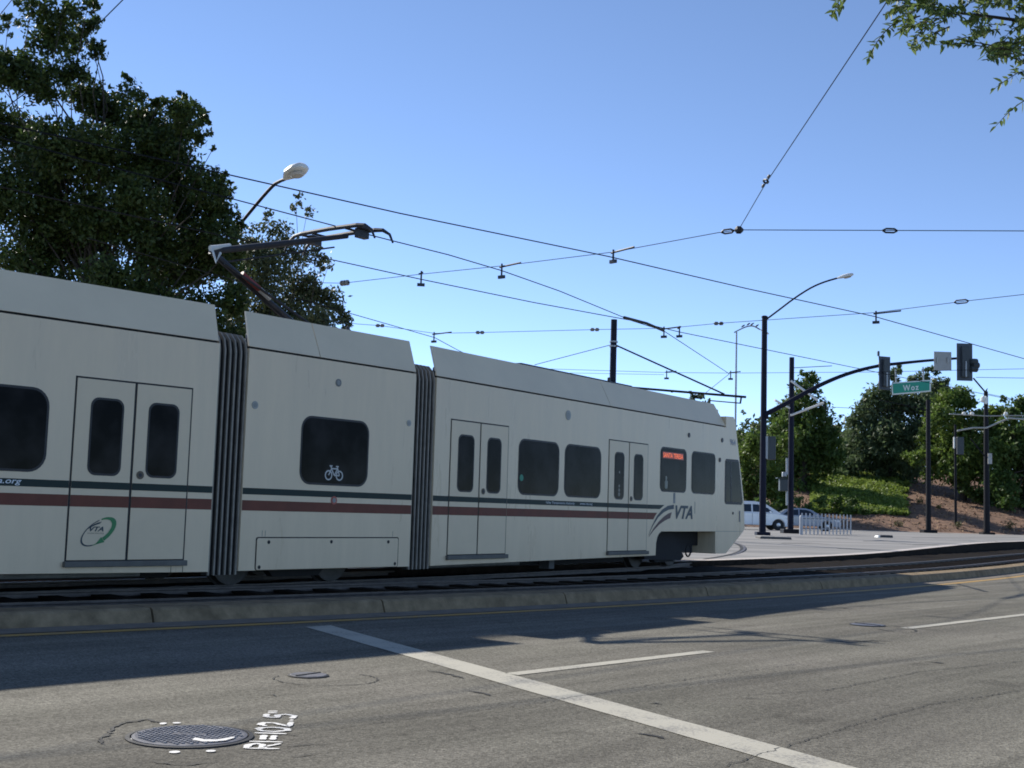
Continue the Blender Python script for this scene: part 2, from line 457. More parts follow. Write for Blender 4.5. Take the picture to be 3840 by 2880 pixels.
crack_strip([(-1.27, 6.75), (-1.15, 6.70), (-1.02, 6.62)], .005, 5)
crack_strip([(-1.08, 6.33), (-.96, 6.42), (-.86, 6.44)], .006, 6)
crack_strip([(-1.05, 6.10), (-.95, 6.12), (-.88, 6.20)], .006, 12)
# long cracks and skid marks on the carriageway
for i, (pa, pb, w) in enumerate([((1600, 2515), (1740, 2545), .015), ((1745, 2590), (1850, 2612), .018), ((2380, 2750), (2500, 2775), .018), ((2430, 2640), (2480, 2643), .02), ((2780, 2622), (2860, 2624), .012), ((3490, 2485), (3540, 2490), .03), ((3200, 2405), (3345, 2405), .02), ((3590, 2190), (3700, 2220), .05), ((3120, 2280), (3200, 2283), .03), ((990, 2605), (1040, 2612), .015)]):
    A = atz(*pa).xy; B = atz(*pb).xy
    crack_strip([tuple(A), tuple(A.lerp(B, .5)+Vector((.01, .03))), tuple(B)], w, 30+i)
for i, pl in enumerate([[(3840, 2590), (3500, 2640), (3200, 2720), (2700, 2880)], [(3840, 2480), (3450, 2520), (3100, 2590), (2760, 2610)], [(1180, 2745), (1500, 2700), (2000, 2640), (2500, 2560), (3000, 2490)]]):
    crack_strip([tuple(atz(*q).xy) for q in pl], .004, 70+i)
# valve-cover patches
crack_strip([(-1.22+.36*math.cos(a_), 8.80+.33*math.sin(a_)) for a_ in [math.radians(-200+22*i) for i in range(13)]], .006, 91)
crack_strip([(4.33+.22*math.cos(a_), 14.2+.42*math.sin(a_)) for a_ in [math.radians(-170+25*i) for i in range(12)]], .010, 92)

def manhole(c, r, label, grid=True, bar=None):
    t = thing('manhole_cover', (c[0], c[1], 0), label, 'manhole cover')
    MB().lathe((c[0], c[1], .0), (0, 0, 1), [(r*1.06, -.02), (r*1.06, .007), (r*.985, .009), (r*.975, -.004)], 48).build('rim', BLACKGAP, t)
    MB().lathe((c[0], c[1], .0), (0, 0, 1), [(r*.955, -.02), (r*.955, .010), (r*.90, .012)], 48).build('cover', CASTIRON, t)
    if grid:
        b = MB(); st = r/14
        for i in range(-16, 17):
            for j in range(-16, 17):
                x, y = i*st, j*st
                if (i+j) % 2 or x*x+y*y > (r*.86)**2: continue
                # keep the plain centre lozenge free of studs
                if abs(x) < r*.30 and abs(y) < r*.10: continue
                b.box((c[0]+x, c[1]+y, .0135), ((.7, .7, 0), (-.7, .7, 0), (0, 0, 1)), (st*.40, st*.40, .004))
        b.build('raised_studs', mat('stud_metal', (.25, .25, .265), .45, metal=.4, var=.25, vscale=20), t)
        # smear of white paint on the cover
        sm = MB(); rr = random.Random(9)
        pa = [(.05, -.13), (.11, -.17), (.17, -.16), (.21, -.115), (.235, -.06)]
        aa = []; bb = []
        for k, (x, y) in enumerate(pa):
            w = .02+.015*rr.random(); aa.append((c[0]+x, c[1]+y+w, .0182)); bb.append((c[0]+x*1.02, c[1]+y-w*1.2, .0182))
        sm.strip(aa, bb).build('paint_smear', WHITEFRESH, t)
        MB().box((c[0], c[1], .0125), ((1, 0, 0), (0, 1, 0), (0, 0, 1)), (r*.28, r*.085, .004)).build('centre_plate', CASTIRON, t, bevel=.002)
    if bar:
        MB().box((c[0], c[1], .014), ((math.cos(bar), math.sin(bar), 0), (-math.sin(bar), math.cos(bar), 0), (0, 0, 1)), (r*.9, r*.07, .003)).build('pick_bar', BLACKGAP, t)
    return t
manhole((-1.58, 6.53), .30, 'large studded iron manhole cover with a white paint smear in the near road')
manhole((-1.36, 8.93), .135, 'small round valve cover with one bar, at the edge of the train shadow', grid=False, bar=1.0)
manhole((4.15, 14.57), .19, 'far oval-looking iron cover in the sunny lane on the right', grid=False, bar=2.2)

# ---- kerb, cut into stones at the joints
kerb = struct(MB().strip([SD(s, D0(s)+.56, .02) for s in ss1], [SD(s, D0(s)+.98, .02) for s in ss1]).build('kerb', BLACKGAP))
joints = [-60, -40, -30, -22, -16, -10, -6.5, -3, .4, 3.7, 6.88, 9.68, 12.71, 15.93, 19.55, 23.55, 28.08, 32.6, 37, 41.5, 46, 52, 60, 75, 88]
for a, b in zip(joints[:-1], joints[1:]):
    st = frange(a+.012, b-.012, .8)
    pr = [(.49, -.02), (.545, .125), (.575, .148), (.97, .152), (1.0, -.02)]
    mbk = MB(); n = len(pr)
    vs = [SD(s, D0(s)+o, z) for s in st for o, z in pr]
    fs = [[i*n+k, i*n+k+1, (i+1)*n+k+1, (i+1)*n+k] for i in range(len(st)-1) for k in range(n-1)]
    fs += [list(range(n)), [(len(st)-1)*n+k for k in range(n)]]
    mbk.add(vs, fs).build('kerb_stone', CONC, kerb)

# ---- ballasted trackway with the straight track
PE = 5.6
trackway = MB()
offs = [.98, 1.35, 1.8, 2.4, 3.0, 3.6, 4.4, 5.0, PE+.2]
rnd = random.Random(5)
sst = frange(-70, 90, .5)
vs = []
for s in sst:
    for k, o in enumerate(offs):
        vs.append(SD(s, D0(s)+o, .055+rnd.uniform(-.02, .02)))
n = len(offs)
trackway.add(vs, [[i*n+k, i*n+k+1, (i+1)*n+k+1, (i+1)*n+k] for i in range(len(sst)-1) for k in range(n-1)])
trackway = struct(trackway.build('trackway', BALLAST))
def rail_from(path, parent, name='rail', top=.13):
    # path: list of (xy); flat-bottom rail section
    P = [Vector(p) for p in path]; sec_ = [(-.065, -.11), (-.06, -.09), (-.012, -.07), (-.012, -.03), (-.034, -.02), (-.034, 0), (.034, 0), (.034, -.02), (.012, -.03), (.012, -.07), (.06, -.09), (.065, -.11)]
    n = len(sec_); vs = []
    for i, p in enumerate(P):
        d = (P[min(i+1, len(P)-1)]-P[max(i-1, 0)]); d = Vector((d.x, d.y)).normalized(); nn = Vector((-d.y, d.x))
        z0 = p.z if len(p) > 2 else top
        for a, z in sec_: vs.append((p.x+nn.x*a, p.y+nn.y*a, z0+z))
    fs = [[i*n+k, i*n+(k+1) % n, (i+1)*n+(k+1) % n, (i+1)*n+k] for i in range(len(P)-1) for k in range(n)]
    return MB().add(vs, fs).build(name, RAILM, parent)
ssr = frange(-60, 85, 1)
rail_from([SD(s, D0(s)+1.75, .13) for s in ssr], trackway)
rail_from([SD(s, D0(s)+3.19, .13) for s in ssr], trackway)
# timber edging between kerb and rail, and the drain box by the far rail
MB().strip([SD(s, D0(s)+1.18, .085) for s in ssr], [SD(s, D0(s)+1.34, .085) for s in ssr]).build('edge_timber', mat('tarred_timber', (.028, .021, .016), .95, spec=.05, var=.4, vscale=6), trackway)
# sleepers of the straight track
sl_me = None
for i in range(120):
    s = -22+.62*i
    c = SD(s, D0(s)+2.47, .045)
    mb = MB().box((0, 0, 0), ((1, 0, 0), (0, 1, 0), (0, 0, 1)), (.115, 1.15, .035))
    if sl_me is None:
        so = mb.build('sleeper', mat('sleeper_timber', (.022, .017, .013), .95, spec=.05, var=.45, vscale=5), trackway); sl_me = so.data
    else:
        so = bpy.data.objects.new('sleeper', sl_me); COL.objects.link(so); so.parent = trackway
    so.location = c; so.rotation_euler = (0, 0, HD+math.atan2(D0(s+.5)-D0(s-.5), 1))

# ---- paved intersection beyond the track, rising gently
def pave_z(x, y):
    t = min(1, max(0, (y-36)/20)); t = t*t*(3-2*t)
    return .17+.21*t
pv = MB()
srow = frange(-70, 130, 2); drow = [0, .12, 1, 2.5, 5, 9, 14, 20, 27, 36, 47, 60, 80, 110]
vs = []
for s in srow:
    for k, dd in enumerate(drow):
        p = SD(s, D0(min(s, 70))+PE+dd); z = pave_z(p.x, p.y)
        vs.append((p.x, p.y, z if k else -.02))
n = len(drow)
pv.add(vs, [[i*n+k, i*n+k+1, (i+1)*n+k+1, (i+1)*n+k] for i in range(len(srow)-1) for k in range(n-1)])
paving = struct(pv.build('intersection_paving', PAVING))
MB().strip([SD(s, D0(s)+PE-.012, 0.) for s in ssr], [SD(s, D0(s)+PE-.008, pave_z(*SD(s, D0(s)+PE).xy)+.002) for s in ssr]).build('edge_board', mat('tarred_timber', (.06, .045, .035), .9), paving)
# light concrete header along the edge of the paving
MB().strip([SD(s, D0(s)+PE+.02, pave_z(*SD(s, D0(s)+PE).xy)+.006) for s in ssr], [SD(s, D0(s)+PE+.45, pave_z(*SD(s, D0(s)+PE).xy)+.006) for s in ssr]).build('concrete_header', mat('pale_concrete', (.46, .41, .37), .9, var=.15, vscale=3), paving)

for i, pl in enumerate([[(2930, 2036), (3040, 2037), (3110, 2041)], [(3235, 2035), (3330, 2036), (3420, 2046), (3520, 2047)], [(3690, 2033), (3730, 2037), (3755, 2043)], [(3140, 2050), (3300, 2056)], [(3500, 2028), (3640, 2033)], [(3420, 2024), (3820, 2022)], [(2980, 2024), (3180, 2028)]]):
    P = [atz(px, py, .28) for px, py in pl]; n = Vector((0, .11, 0))
    P = [Vector((p.x, p.y, pave_z(p.x, p.y)+.006)) for p in P]
    MB().strip([p+n for p in P], [p-n for p in P]).build('tar_line', CRACK, paving)

# ================================================================== LIGHT RAIL TRAIN
KS = .9
SEC = {'A': (.8395, 14.2145*KS), 'C': (.9121, 13.4877*KS), 'B': (.9857, 12.35*KS)}
def SP(k, s, t, z):
    h, d = SEC[k]; c, q = math.cos(h), math.sin(h)
    return Vector((s*c-(d+t)*q, s*q+(d+t)*c, z))
CARW = 2.65
ZB, ZT, ZF = .345, 3.10, 3.605
RNG = {'A': (-2.6, 8.92), 'C': (10.31, 13.42), 'B': (14.77, 26.3)}
base = SP('C', 11.9, 1.3, .13)
train = thing('light_rail_train', base, 'long white articulated light rail train with teal and maroon stripes', 'train')

def panel(k, poly, proud, name, material, parent=train, back=.012, bevel=0., smooth=False):
    # flat piece on the near side of a section: poly of (s, z), standing proud of the body
    return MB().prism([SP(k, s, -proud, z) for s, z in poly], [SP(k, s, back, z) for s, z in poly]).build(name, material, parent, bevel=bevel, smooth=smooth)
def rrect(s0, s1, z0, z1, r, n=6):
    P = []
    for cx_, cz_, a0 in ((s1-r, z1-r, 0), (s0+r, z1-r, 90), (s0+r, z0+r, 180), (s1-r, z0+r, 270)):
        for i in range(n+1):
            a = math.radians(a0+90*i/n); P.append((cx_+r*math.cos(a), cz_+r*math.sin(a)))
    return P
def rect(s0, s1, z0, z1): return [(s0, z0), (s1, z0), (s1, z1), (s0, z1)]
def circ(s, z, r, n=14): return [(s+r*math.cos(2*math.pi*i/n), z+r*math.sin(2*math.pi*i/n)) for i in range(n)]

# -- bodies
for k in 'AC':
    a, b = RNG[k]
    poly = rect(a, b, ZB, ZT)
    if k == 'A':
        # the mirrored rear cab and bogie cut-out
        poly = [(-2.6, .9), (-2.5, .86), (-1.6, .39), (-1.04, .39), (-1.04, .86), (1.5, .85), (1.65, .76), (1.72, .4), (8.92, ZB), (8.92, ZT), (-1.5, ZT), (-1.5, 3.34), (-1.93, 3.36), (-2.02, 3.26), (-2.2, 2.59), (-2.53, 1.57)]
    mb = MB()
    nsl = 9; prof = len(poly)
    vs = []
    for i in range(nsl):
        u = i/(nsl-1); t = CARW*u
        for s, z in poly:
            s2 = s
            if k == 'A' and s < -1.2: s2 = s-.5*(1-(2*u-1)**2)*(.5+.5*min(1, max(0, (z-.4)/1.2)))
            vs.append(SP(k, s2, t, z))
    fs = [[i*prof+q, i*prof+(q+1) % prof, (i+1)*prof+(q+1) % prof, (i+1)*prof+q] for i in range(nsl-1) for q in range(prof)]
    fs += [list(range(prof))[::-1], [(nsl-1)*prof+q for q in range(prof)]]
    mb.add(vs, fs).build('body_shell', TRAINW, train, smooth=True)
poly = [(14.77, ZB), (21.97, .395), (21.985, .62), (22.03, .74), (22.10, .81), (22.20, .855), (24.74, .86), (24.74, .39), (25.30, .39), (26.21, .855), (26.30, .92), (26.23, 1.57), (25.92, 2.59), (25.71, 3.26), (25.62, 3.36), (25.22, 3.34), (25.22, ZT), (14.77, ZT)]
nsl = 11; prof = len(poly); vs = []
for i in range(nsl):
    u = i/(nsl-1); t = CARW*u
    for s, z in poly:
        s2 = s
        if s > 25.25: s2 = s+.55*(1-(2*u-1)**2)*(.5+.5*min(1, max(0, (z-.4)/1.2)))
        vs.append(SP('B', s2, t, z))
fs = [[i*prof+q, i*prof+(q+1) % prof, (i+1)*prof+(q+1) % prof, (i+1)*prof+q] for i in range(nsl-1) for q in range(prof)]
fs += [list(range(prof))[::-1], [(nsl-1)*prof+q for q in range(prof)]]
MB().add(vs, fs).build('body_shell', TRAINW, train, smooth=True)
# windscreen and headlamps on the nose
ws = MB(); a = []; b = []
for i in range(9):
    u = .06+.88*i/8; bul = .55*(1-(2*u-1)**2)
    a.append(SP('B', 26.21+bul*1.0+.012, CARW*u, 1.62)); b.append(SP('B', 25.90+bul+.012, CARW*u, 2.66))
ws.strip(a, b).build('windscreen', GLASS, train, smooth=True)
for u in (.14, .86):
    c = SP('B', 26.27+.55*(1-(2*u-1)**2)*.85, CARW*u, 1.22)
    MB().lathe(c, SP('B', 1, 0, 0)-SP('B', 0, 0, 0), [(.09, -.05), (.09, .02), (.07, .03)], 16).build('headlamp', HEADL, train)

# -- roof: dark seam backing, sloped fairings either side, deck and equipment boxes
for k, (a, b) in {'A': (-1.5, 8.92), 'C': (10.31, 13.42), 'B': (14.77, 25.22)}.items():
    MB().prism([SP(k, s, t, z) for s, t, z in ((a+.02, .035, ZT-.02), (b-.02, .035, ZT-.02), (b-.02, .06, 3.2), (a+.02, .06, 3.2))],
               [SP(k, s, t, z) for s, t, z in ((a+.02, CARW-.035, ZT-.02), (b-.02, CARW-.035, ZT-.02), (b-.02, CARW-.06, 3.2), (a+.02, CARW-.06, 3.2))]).build('roof_deck', BLACKGAP, train)
fair = {'A': [(-1.45, 8.90, -1.2, 8.985)], 'C': [(10.31, 11.52, 10.43, 11.56), (11.535, 13.42, 11.575, 13.52)], 'B': [(14.78, 20.07, 14.93, 20.07), (20.085, 25.22, 20.085, 25.12)]}
for k, L_ in fair.items():
    for s0, s1, u0, u1 in L_:
        for near in (True, False):
            def T(t): return t if near else CARW-t
            o_ = [SP(k, s0, T(.004), 3.128), SP(k, s1, T(.004), 3.128), SP(k, u1, T(.25), ZF), SP(k, u0, T(.25), ZF)]
            i_ = [SP(k, s0, T(.035), 3.128), SP(k, s1, T(.035), 3.128), SP(k, u1, T(.28), ZF), SP(k, u0, T(.28), ZF)]
            MB().prism(o_, i_).build('roof_fairing', FAIRW, train)
for k, s0, s1, z1, t0, t1 in (('A', -.5, 3.2, 3.56, .5, 2.15), ('A', 4.2, 7.6, 3.52, .6, 2.1), ('C', 10.6, 11.4, 3.27, .6, 2.0), ('B', 15.4, 17.0, 3.27, .6, 2.0), ('B', 17.6, 21.6, 3.66, .36, 2.25), ('B', 22.2, 24.6, 3.55, .5, 2.1)):
    MB().prism([SP(k, s, t0, z) for s, z in rect(s0, s1, 3.15, z1)], [SP(k, s, t1, z) for s, z in rect(s0, s1, 3.15, z1)]).build('roof_equipment', DARKSTEEL, train, bevel=.03)
MB().prism([SP('B', s, .3, z) for s, z in rect(24.9, 25.5, 3.3, 3.52)], [SP('B', s, 2.3, z) for s, z in rect(24.9, 25.4, 3.3, 3.5)]).build('roof_end_cap', FAIRW, train, bevel=.03)
MB().lathe(SP('C', 12.35, .35, 3.6), (0, 0, 1), [(.03, 0), (.03, .07), (.012, .08)], 8).build('roof_knob', DARKSTEEL, train)
MB().lathe(SP('B', 20.6, .35, 3.6), (0, 0, 1), [(.03, 0), (.03, .11), (.012, .12)], 8).build('roof_knob', DARKSTEEL, train)

# -- stripes, cut where the door gaps run
def stripe(k, a, b, proud=.003):
    panel(k, rect(a, b, 1.285, 1.365), proud, 'teal_stripe', TEAL)
    panel(k, rect(a, b, 1.085, 1.212), proud, 'maroon_stripe', MAROON)
stripe('A', -2.3, 7.055); stripe('A', 8.575, 8.915)
stripe('C', 10.315, 13.415)
stripe('B', 14.775, 15.155); stripe('B', 16.735, 20.025)
panel('B', [(21.585, 1.285), (22.11, 1.285), (22.31, 1.37), (21.585, 1.365)], .003, 'teal_stripe', TEAL)
panel('B', [(21.585, 1.085), (21.84, 1.085), (22.0, 1.215), (21.585, 1.212)], .003, 'maroon_stripe', MAROON)

# -- doors
def door(k, s0, s1, mid, wins, button, z0=.50, z1=2.51):
    panel(k, rect(s0-.012, s1+.012, z0-.02, z1+.012), .0025, 'door_surround', BLACKGAP)
    leaves = ((s0+.008, mid-.016), (mid+.016, s1-.008))
    for i, (a, b) in enumerate(leaves):
        lf = panel(k, rect(a, b, z0, z1-.008), .010, 'door_leaf', DOORW, bevel=.004)
        w0, w1 = wins[i]
        panel(k, rrect(w0-.012, w1+.012, 1.435, 2.305, .10), .0135, 'window_seal', FRAME, lf, back=-.005)
        panel(k, rrect(w0+.012, w1-.012, 1.46, 2.28, .085), .0155, 'window_pane', GLASS, lf, back=-.008)
        panel(k, rect(a, b, 1.285, 1.365), .0125, 'teal_stripe', TEAL, lf, back=-.006)
        panel(k, rect(a, b, 1.085, 1.212), .0125, 'maroon_stripe', MAROON, lf, back=-.006)
        if i == 1:
            bt = panel(k, circ(button, 1.46, .048, 18), .016, 'door_button', mat('button_bronze', (.10, .075, .045), .5, var=.2), lf, back=-.005)
            panel(k, circ(button, 1.46, .022, 12), .020, 'door_button_centre', DARKSTEEL, lf, back=-.012)
    MB().prism([SP(k, s, -.055, z) for s, z in rect(s0-.03, s1+.03, .425, .488)], [SP(k, s, .02, z) for s, z in rect(s0-.03, s1+.03, .425, .488)]).build('door_step', mat('step_plate', (.11, .105, .09), .6, var=.3), train, bevel=.006)
door('A', 7.07, 8.56, 7.81, ((7.265, 7.655), (7.995, 8.385)), 7.92)
door('B', 15.165, 16.715, 15.935, ((15.36, 15.76), (16.135, 16.505)), 16.045)
door('B', 20.035, 21.565, 20.805, ((20.25, 20.60), (21.005, 21.355)), 20.905)
door('A', 2.2, 3.73, 2.965, ((2.41, 2.76), (3.17, 3.52)), 3.07)

# -- windows
def window(k, s0, s1, z0, z1, r=.16):
    panel(k, rrect(s0, s1, z0, z1, r), .004, 'window_frame', FRAME)
    return panel(k, rrect(s0+.028, s1-.028, z0+.028, z1-.028, r-.025), .0065, 'window_pane', GLASS, back=-.001)
window('A', 5.49, 6.77, 1.44, 2.35, .20); window('A', 4.05, 5.30, 1.44, 2.35, .20)
wc = window('C', 11.24, 12.50, 1.44, 2.34, .18)
window('B', 17.03, 18.30, 1.435, 2.35, .17); window('B', 18.48, 19.75, 1.435, 2.35, .17)
w3 = window('B', 22.10, 23.28, 1.63, 2.51, .13); window('B', 23.52, 24.69, 1.63, 2.50, .13)
panel('B', [(25.19, 1.50), (25.25, 1.445), (26.10, 1.445), (26.17, 1.50), (25.93, 2.40), (25.87, 2.43), (25.25, 2.42), (25.19, 2.37)], .004, 'cab_window_frame', FRAME)
cw = panel('B', [(25.24, 1.50), (26.11, 1.50), (25.89, 2.38), (25.24, 2.37)], .006, 'cab_window_pane', GLASS, back=-.001)
panel('B', [(25.50, 1.5), (25.545, 1.5), (25.50, 2.37), (25.455, 2.37)], .0085, 'cab_window_bar', FRAME, cw, back=-.003)
# bits seen inside the glass
panel('B', circ(17.13, 1.71, .055, 10), .0085, 'green_sticker', mat('green_sticker', (.02, .25, .15), .5, var=.2), train, back=-.003)
for q in (0, 1, 2, 3):
    panel('B', circ(20.42, 1.53+.075*q+(.18 if q == 3 else 0), .04-.006*q, 8), .0175, 'window_sticker', mat('faded_sticker', (.22, .20, .16), .5, var=.4, vscale=20), train, back=-.012)

# -- destination display behind the first front window
panel('B', rect(22.19, 23.12, 2.285, 2.415), .0080, 'display_board', DISPBG, w3, back=-.004)
tv, tf = fit_text('SANTA TERESA', .88, .095, bold=.012)
MB().add([SP('B', 22.215+x, -.0105, 2.302+y) for x, y in tv], tf).build('display_text', ORANGELED, w3)
# round pictogram of a seated figure
pic = mat('pictogram_pale', (.22, .22, .17), .5, var=.1)
panel('B', circ(22.36, 1.90, .042, 10), .0085, 'pictogram', pic, w3, back=-.004)
panel('B', [(22.30, 1.72), (22.33, 1.69), (22.39, 1.69), (22.43, 1.73), (22.43, 1.83), (22.39, 1.86), (22.33, 1.86), (22.30, 1.83)], .0085, 'pictogram', pic, w3, back=-.004)
# bicycle pictogram on the middle window
bk = MB()
def ring(mb, k, s, z, r, w, pr, n=20):
    vo = []; 
    for i in range(n):
        a_ = 2*math.pi*i/n
        vo.append(SP(k, s+r*math.cos(a_), pr, z+r*math.sin(a_))); vo.append(SP(k, s+(r-w)*math.cos(a_), pr, z+(r-w)*math.sin(a_)))
    mb.add(vo, [[2*i, 2*i+1, (2*i+3) % (2*n), (2*i+2) % (2*n)] for i in range(n)])
def bar(mb, k, p, q, w, pr):
    d = Vector((q[0]-p[0], q[1]-p[1])).normalized(); nn = Vector((-d.y, d.x))*w/2
    mb.add([SP(k, p[0]+nn.x, pr, p[1]+nn.y), SP(k, p[0]-nn.x, pr, p[1]-nn.y), SP(k, q[0]-nn.x, pr, q[1]-nn.y), SP(k, q[0]+nn.x, pr, q[1]+nn.y)], [[0, 1, 2, 3]])
for s_ in (11.755, 11.955): ring(bk, 'C', s_, 1.575, .068, .018, -.0095)
for p_, q_ in (((11.755, 1.575), (11.805, 1.665)), ((11.805, 1.665), (11.915, 1.665)), ((11.805, 1.66), (11.86, 1.575)), ((11.86, 1.575), (11.915, 1.665)), ((11.955, 1.575), (11.91, 1.69)), ((11.79, 1.695), (11.81, 1.66)), ((11.885, 1.695), (11.935, 1.695)), ((11.77, 1.70), (11.82, 1.70)), ((11.86, 1.575), (11.955, 1.575))):
    bar(bk, 'C', p_, q_, .017, -.0095)
bk.build('bicycle_pictogram', mat('pictogram_white', (.55, .55, .52), .5, var=.05), wc)

# -- lettering and logos
def lettering(k, s, z, body, w, h, material, proud=.0055, **kw):
    tv, tf = fit_text(body, w, h, **kw)
    return MB().add([SP(k, s+x, -proud, z+y) for x, y in tv], tf).build('lettering', material, train)
lettering('A', 5.86, 1.292, 'www.vta.org', .65, .068, LETTERW, shear=.25, bold=.008)
lettering('B', 17.90, 1.298, 'Valley Transportation Authority', .95, .052, LETTERW, shear=.2)
lettering('B', 19.03, 1.300, 'www.vta.org', .44, .045, LETTERW, shear=.2)
lettering('B', 22.80, 1.105, 'VTA', .80, .27, LOGODK, shear=.32, bold=.035)
lettering('B', 25.44, 2.73, '964', .30, .14, mat('number_grey', (.30, .32, .36), .5, var=.1), .006, bold=.02)
def swoosh(k, top, bot, material, proud=.004):
    n = len(top); mb = MB()
    mb.strip([SP(k, s, -proud, z) for s, z in top], [SP(k, s, -proud, z) for s, z in bot]).build('logo_swoosh', material, train)
swoosh('B', [(21.66, .79), (21.80, .97), (22.00, 1.155), (22.22, 1.28), (22.45, 1.355), (22.73, 1.385)], [(21.665, .785), (21.83, .96), (22.05, 1.125), (22.28, 1.225), (22.50, 1.28), (22.73, 1.30)], LOGODK)
swoosh('B', [(21.665, .755), (21.85, .90), (22.08, 1.045), (22.30, 1.145), (22.48, 1.205), (22.64, 1.235)], [(21.67, .748), (21.88, .88), (22.12, .995), (22.32, 1.06), (22.46, 1.095), (22.575, 1.115)], mat('logo_dark_maroon', (.075, .028, .028), .45, var=.1))
# green oval logo with an arrow on the near door
ov = MB(); oc = (7.435, .81); ta = math.radians(33)
def oval(t, r): 
    x = .235*r*math.cos(t); y = .115*r*math.sin(t)
    return SP('A', oc[0]+x*math.cos(ta)-y*math.sin(ta), -.0135, oc[1]+x*math.sin(ta)+y*math.cos(ta))
ov1 = MB(); ov2 = MB()
n_ = 30
aa = []; bb = []
for i in range(n_+1):
    t = math.radians(70+165*i/n_); w = .085
    aa.append(oval(t, 1)); bb.append(oval(t, 1-w))
ov1.strip(aa, bb)
aa = []; bb = []
for i in range(n_+1):
    t = math.radians(63-150*i/n_); w = .10+.20*i/n_
    aa.append(oval(t, 1+w*.3)); bb.append(oval(t, 1-w))
ov2.strip(aa, bb)
t = math.radians(-88)
ov2.add([oval(t, 1.22), oval(t, .60), oval(math.radians(-116), .98)], [[0, 1, 2]])
aa = []; bb = []
for i in range(n_+1):
    t = math.radians(236+22*i/n_)
    aa.append(oval(t, 1)); bb.append(oval(t, .93))
ov2.strip(aa, bb)
ov1.build('logo_oval', LOGODK, train); ov2.build('logo_arrow', LOGOGR, train)
lettering('A', 7.33, .815, 'VTA', .17, .055, LOGODK, .0135, shear=.35, bold=.03)
lettering('A', 7.305, .785, 'www.vta.org', .20, .018, mat('logo_grey', (.12, .12, .10), .5, var=.1), .0135)
swoosh('A', [(7.31, .845), (7.36, .885), (7.42, .912), (7.475, .925)], [(7.312, .843), (7.37, .873), (7.42, .893), (7.45, .902)], LOGODK, .0135)

# -- hatch, bolts, marks
panel('C', rrect(10.565, 13.18, ZB+.001, .76, .03, 3), .002, 'hatch_gap', BLACKGAP)
hatch = panel('C', rrect(10.582, 13.163, ZB+.004, .745, .025, 3), .010, 'access_hatch', TRAINW, bevel=.004)
for s_, z_ in ((10.77, .695), (11.86, .697), (12.96, .694), (10.63, .385), (13.11, .39)):
    panel('C', circ(s_, z_, .024, 10), .013, 'hatch_bolt', BLACKGAP, hatch, back=-.005)
for s_ in (10.66, 10.71, 13.05):
    panel('C', rect(s_, s_+.006, .765, .84), .002, 'panel_joint', mat('joint_grey', (.22, .22, .2), .7, var=.1), train)
def roundel(k, s, z, r, material):
    panel(k, circ(s, z, r, 18), .008, 'marker_ring', material)
    panel(k, circ(s, z, r*.6, 14), .010, 'marker_lens', mat('marker_lens_grey', (.25, .25, .23), .4, var=.2), train, back=-.003)
MKG = mat('marker_grey', (.16, .16, .15), .5, var=.2)
roundel('C', 11.87, 2.82, .052, MKG); roundel('C', 10.44, 2.40, .05, mat('marker_pale', (.33, .33, .30), .5, var=.2)); roundel('C', 13.30, 2.38, .045, mat('marker_pale', (.33, .33, .30), .5))
roundel('C', 11.88, 1.245, .055, mat('marker_red', (.42, .10, .07), .5, var=.2))
roundel('B', 18.56, 2.84, .085, mat('marker_pale', (.33, .33, .30), .5))
for s_, z_, r_ in ((23.37, 2.81, .05), (25.02, 2.81, .05), (24.91, 2.38, .05), (25.64, 1.255, .03)):
    panel('B', circ(s_, z_, r_, 12), .012, 'marker_lamp', DARKSTEEL)
panel('B', rect(22.70, 22.79, 1.41, 1.62), .003, 'wash_streak', mat('grime_grey', (.27, .27, .25), .7, var=.3), train)
panel('B', rect(25.98, 26.03, 1.07, 1.31), .012, 'grab_handle', mat('handle_grey', (.25, .25, .24), .5, var=.1), train)
panel('B', rect(23.70, 23.715, 1.22, 1.46), .003, 'panel_joint', mat('joint_grey', (.22, .22, .2), .7), train)
panel('B', rect(24.745, 26.18, .858, .866), .003, 'panel_joint', mat('joint_grey', (.22, .22, .2), .7), train)
panel('A', rect(8.4, 8.406, ZB, .42), .002, 'panel_joint', BLACKGAP, train); panel('A', rect(8.56, 8.566, ZB, .42), .002, 'panel_joint', BLACKGAP, train)

# -- bellows between the sections
def bellows(k0, s0, k1, s1):
    NB = 12
    def fr(u, t, z):
        return SP(k0, s0, t, z).lerp(SP(k1, s1, t, z), u)
    mb = MB(); prof_ = [(0, .30), (0, 3.06), (.03, 3.2), (.12, 3.29), (.3, 3.31), (1.3, 3.33), (2.35, 3.31), (2.53, 3.29), (2.62, 3.2), (2.65, 3.06), (2.65, .30)]
    def row(u, ins):
        R = []
        for t, z in prof_:
            tt = t+ins if t < .2 else (t-ins if t > 2.45 else t)
            R.append(fr(u, tt, z-(ins if z > 3.0 else 0)))
        return R
    rows = []
    for i in range(NB+1):
        rows.append(row(i/NB, .035 if i % 2 else .12))
    n = len(prof_); vs = [p for r in rows for p in r]
    mb.add(vs, [[i*n+q, i*n+q+1, (i+1)*n+q+1, (i+1)*n+q] for i in range(NB) for q in range(n-1)])
    be = mb.build('bellows', BELLOW, train)
    for i in range(1, NB, 2):
        u = i/NB
        a = row(u-.024, .022); b = row(u+.024, .022); c = row(u+.024, .05); d = row(u-.024, .05)
        m2 = MB(); m2.strip(a, b); m2.strip(b, c); m2.strip(d, a)
        m2.build('bellows_rib', BELLOWR, be)
bellows('A', 8.90, 'C', 10.33)
bellows('C', 13.40, 'B', 14.79)

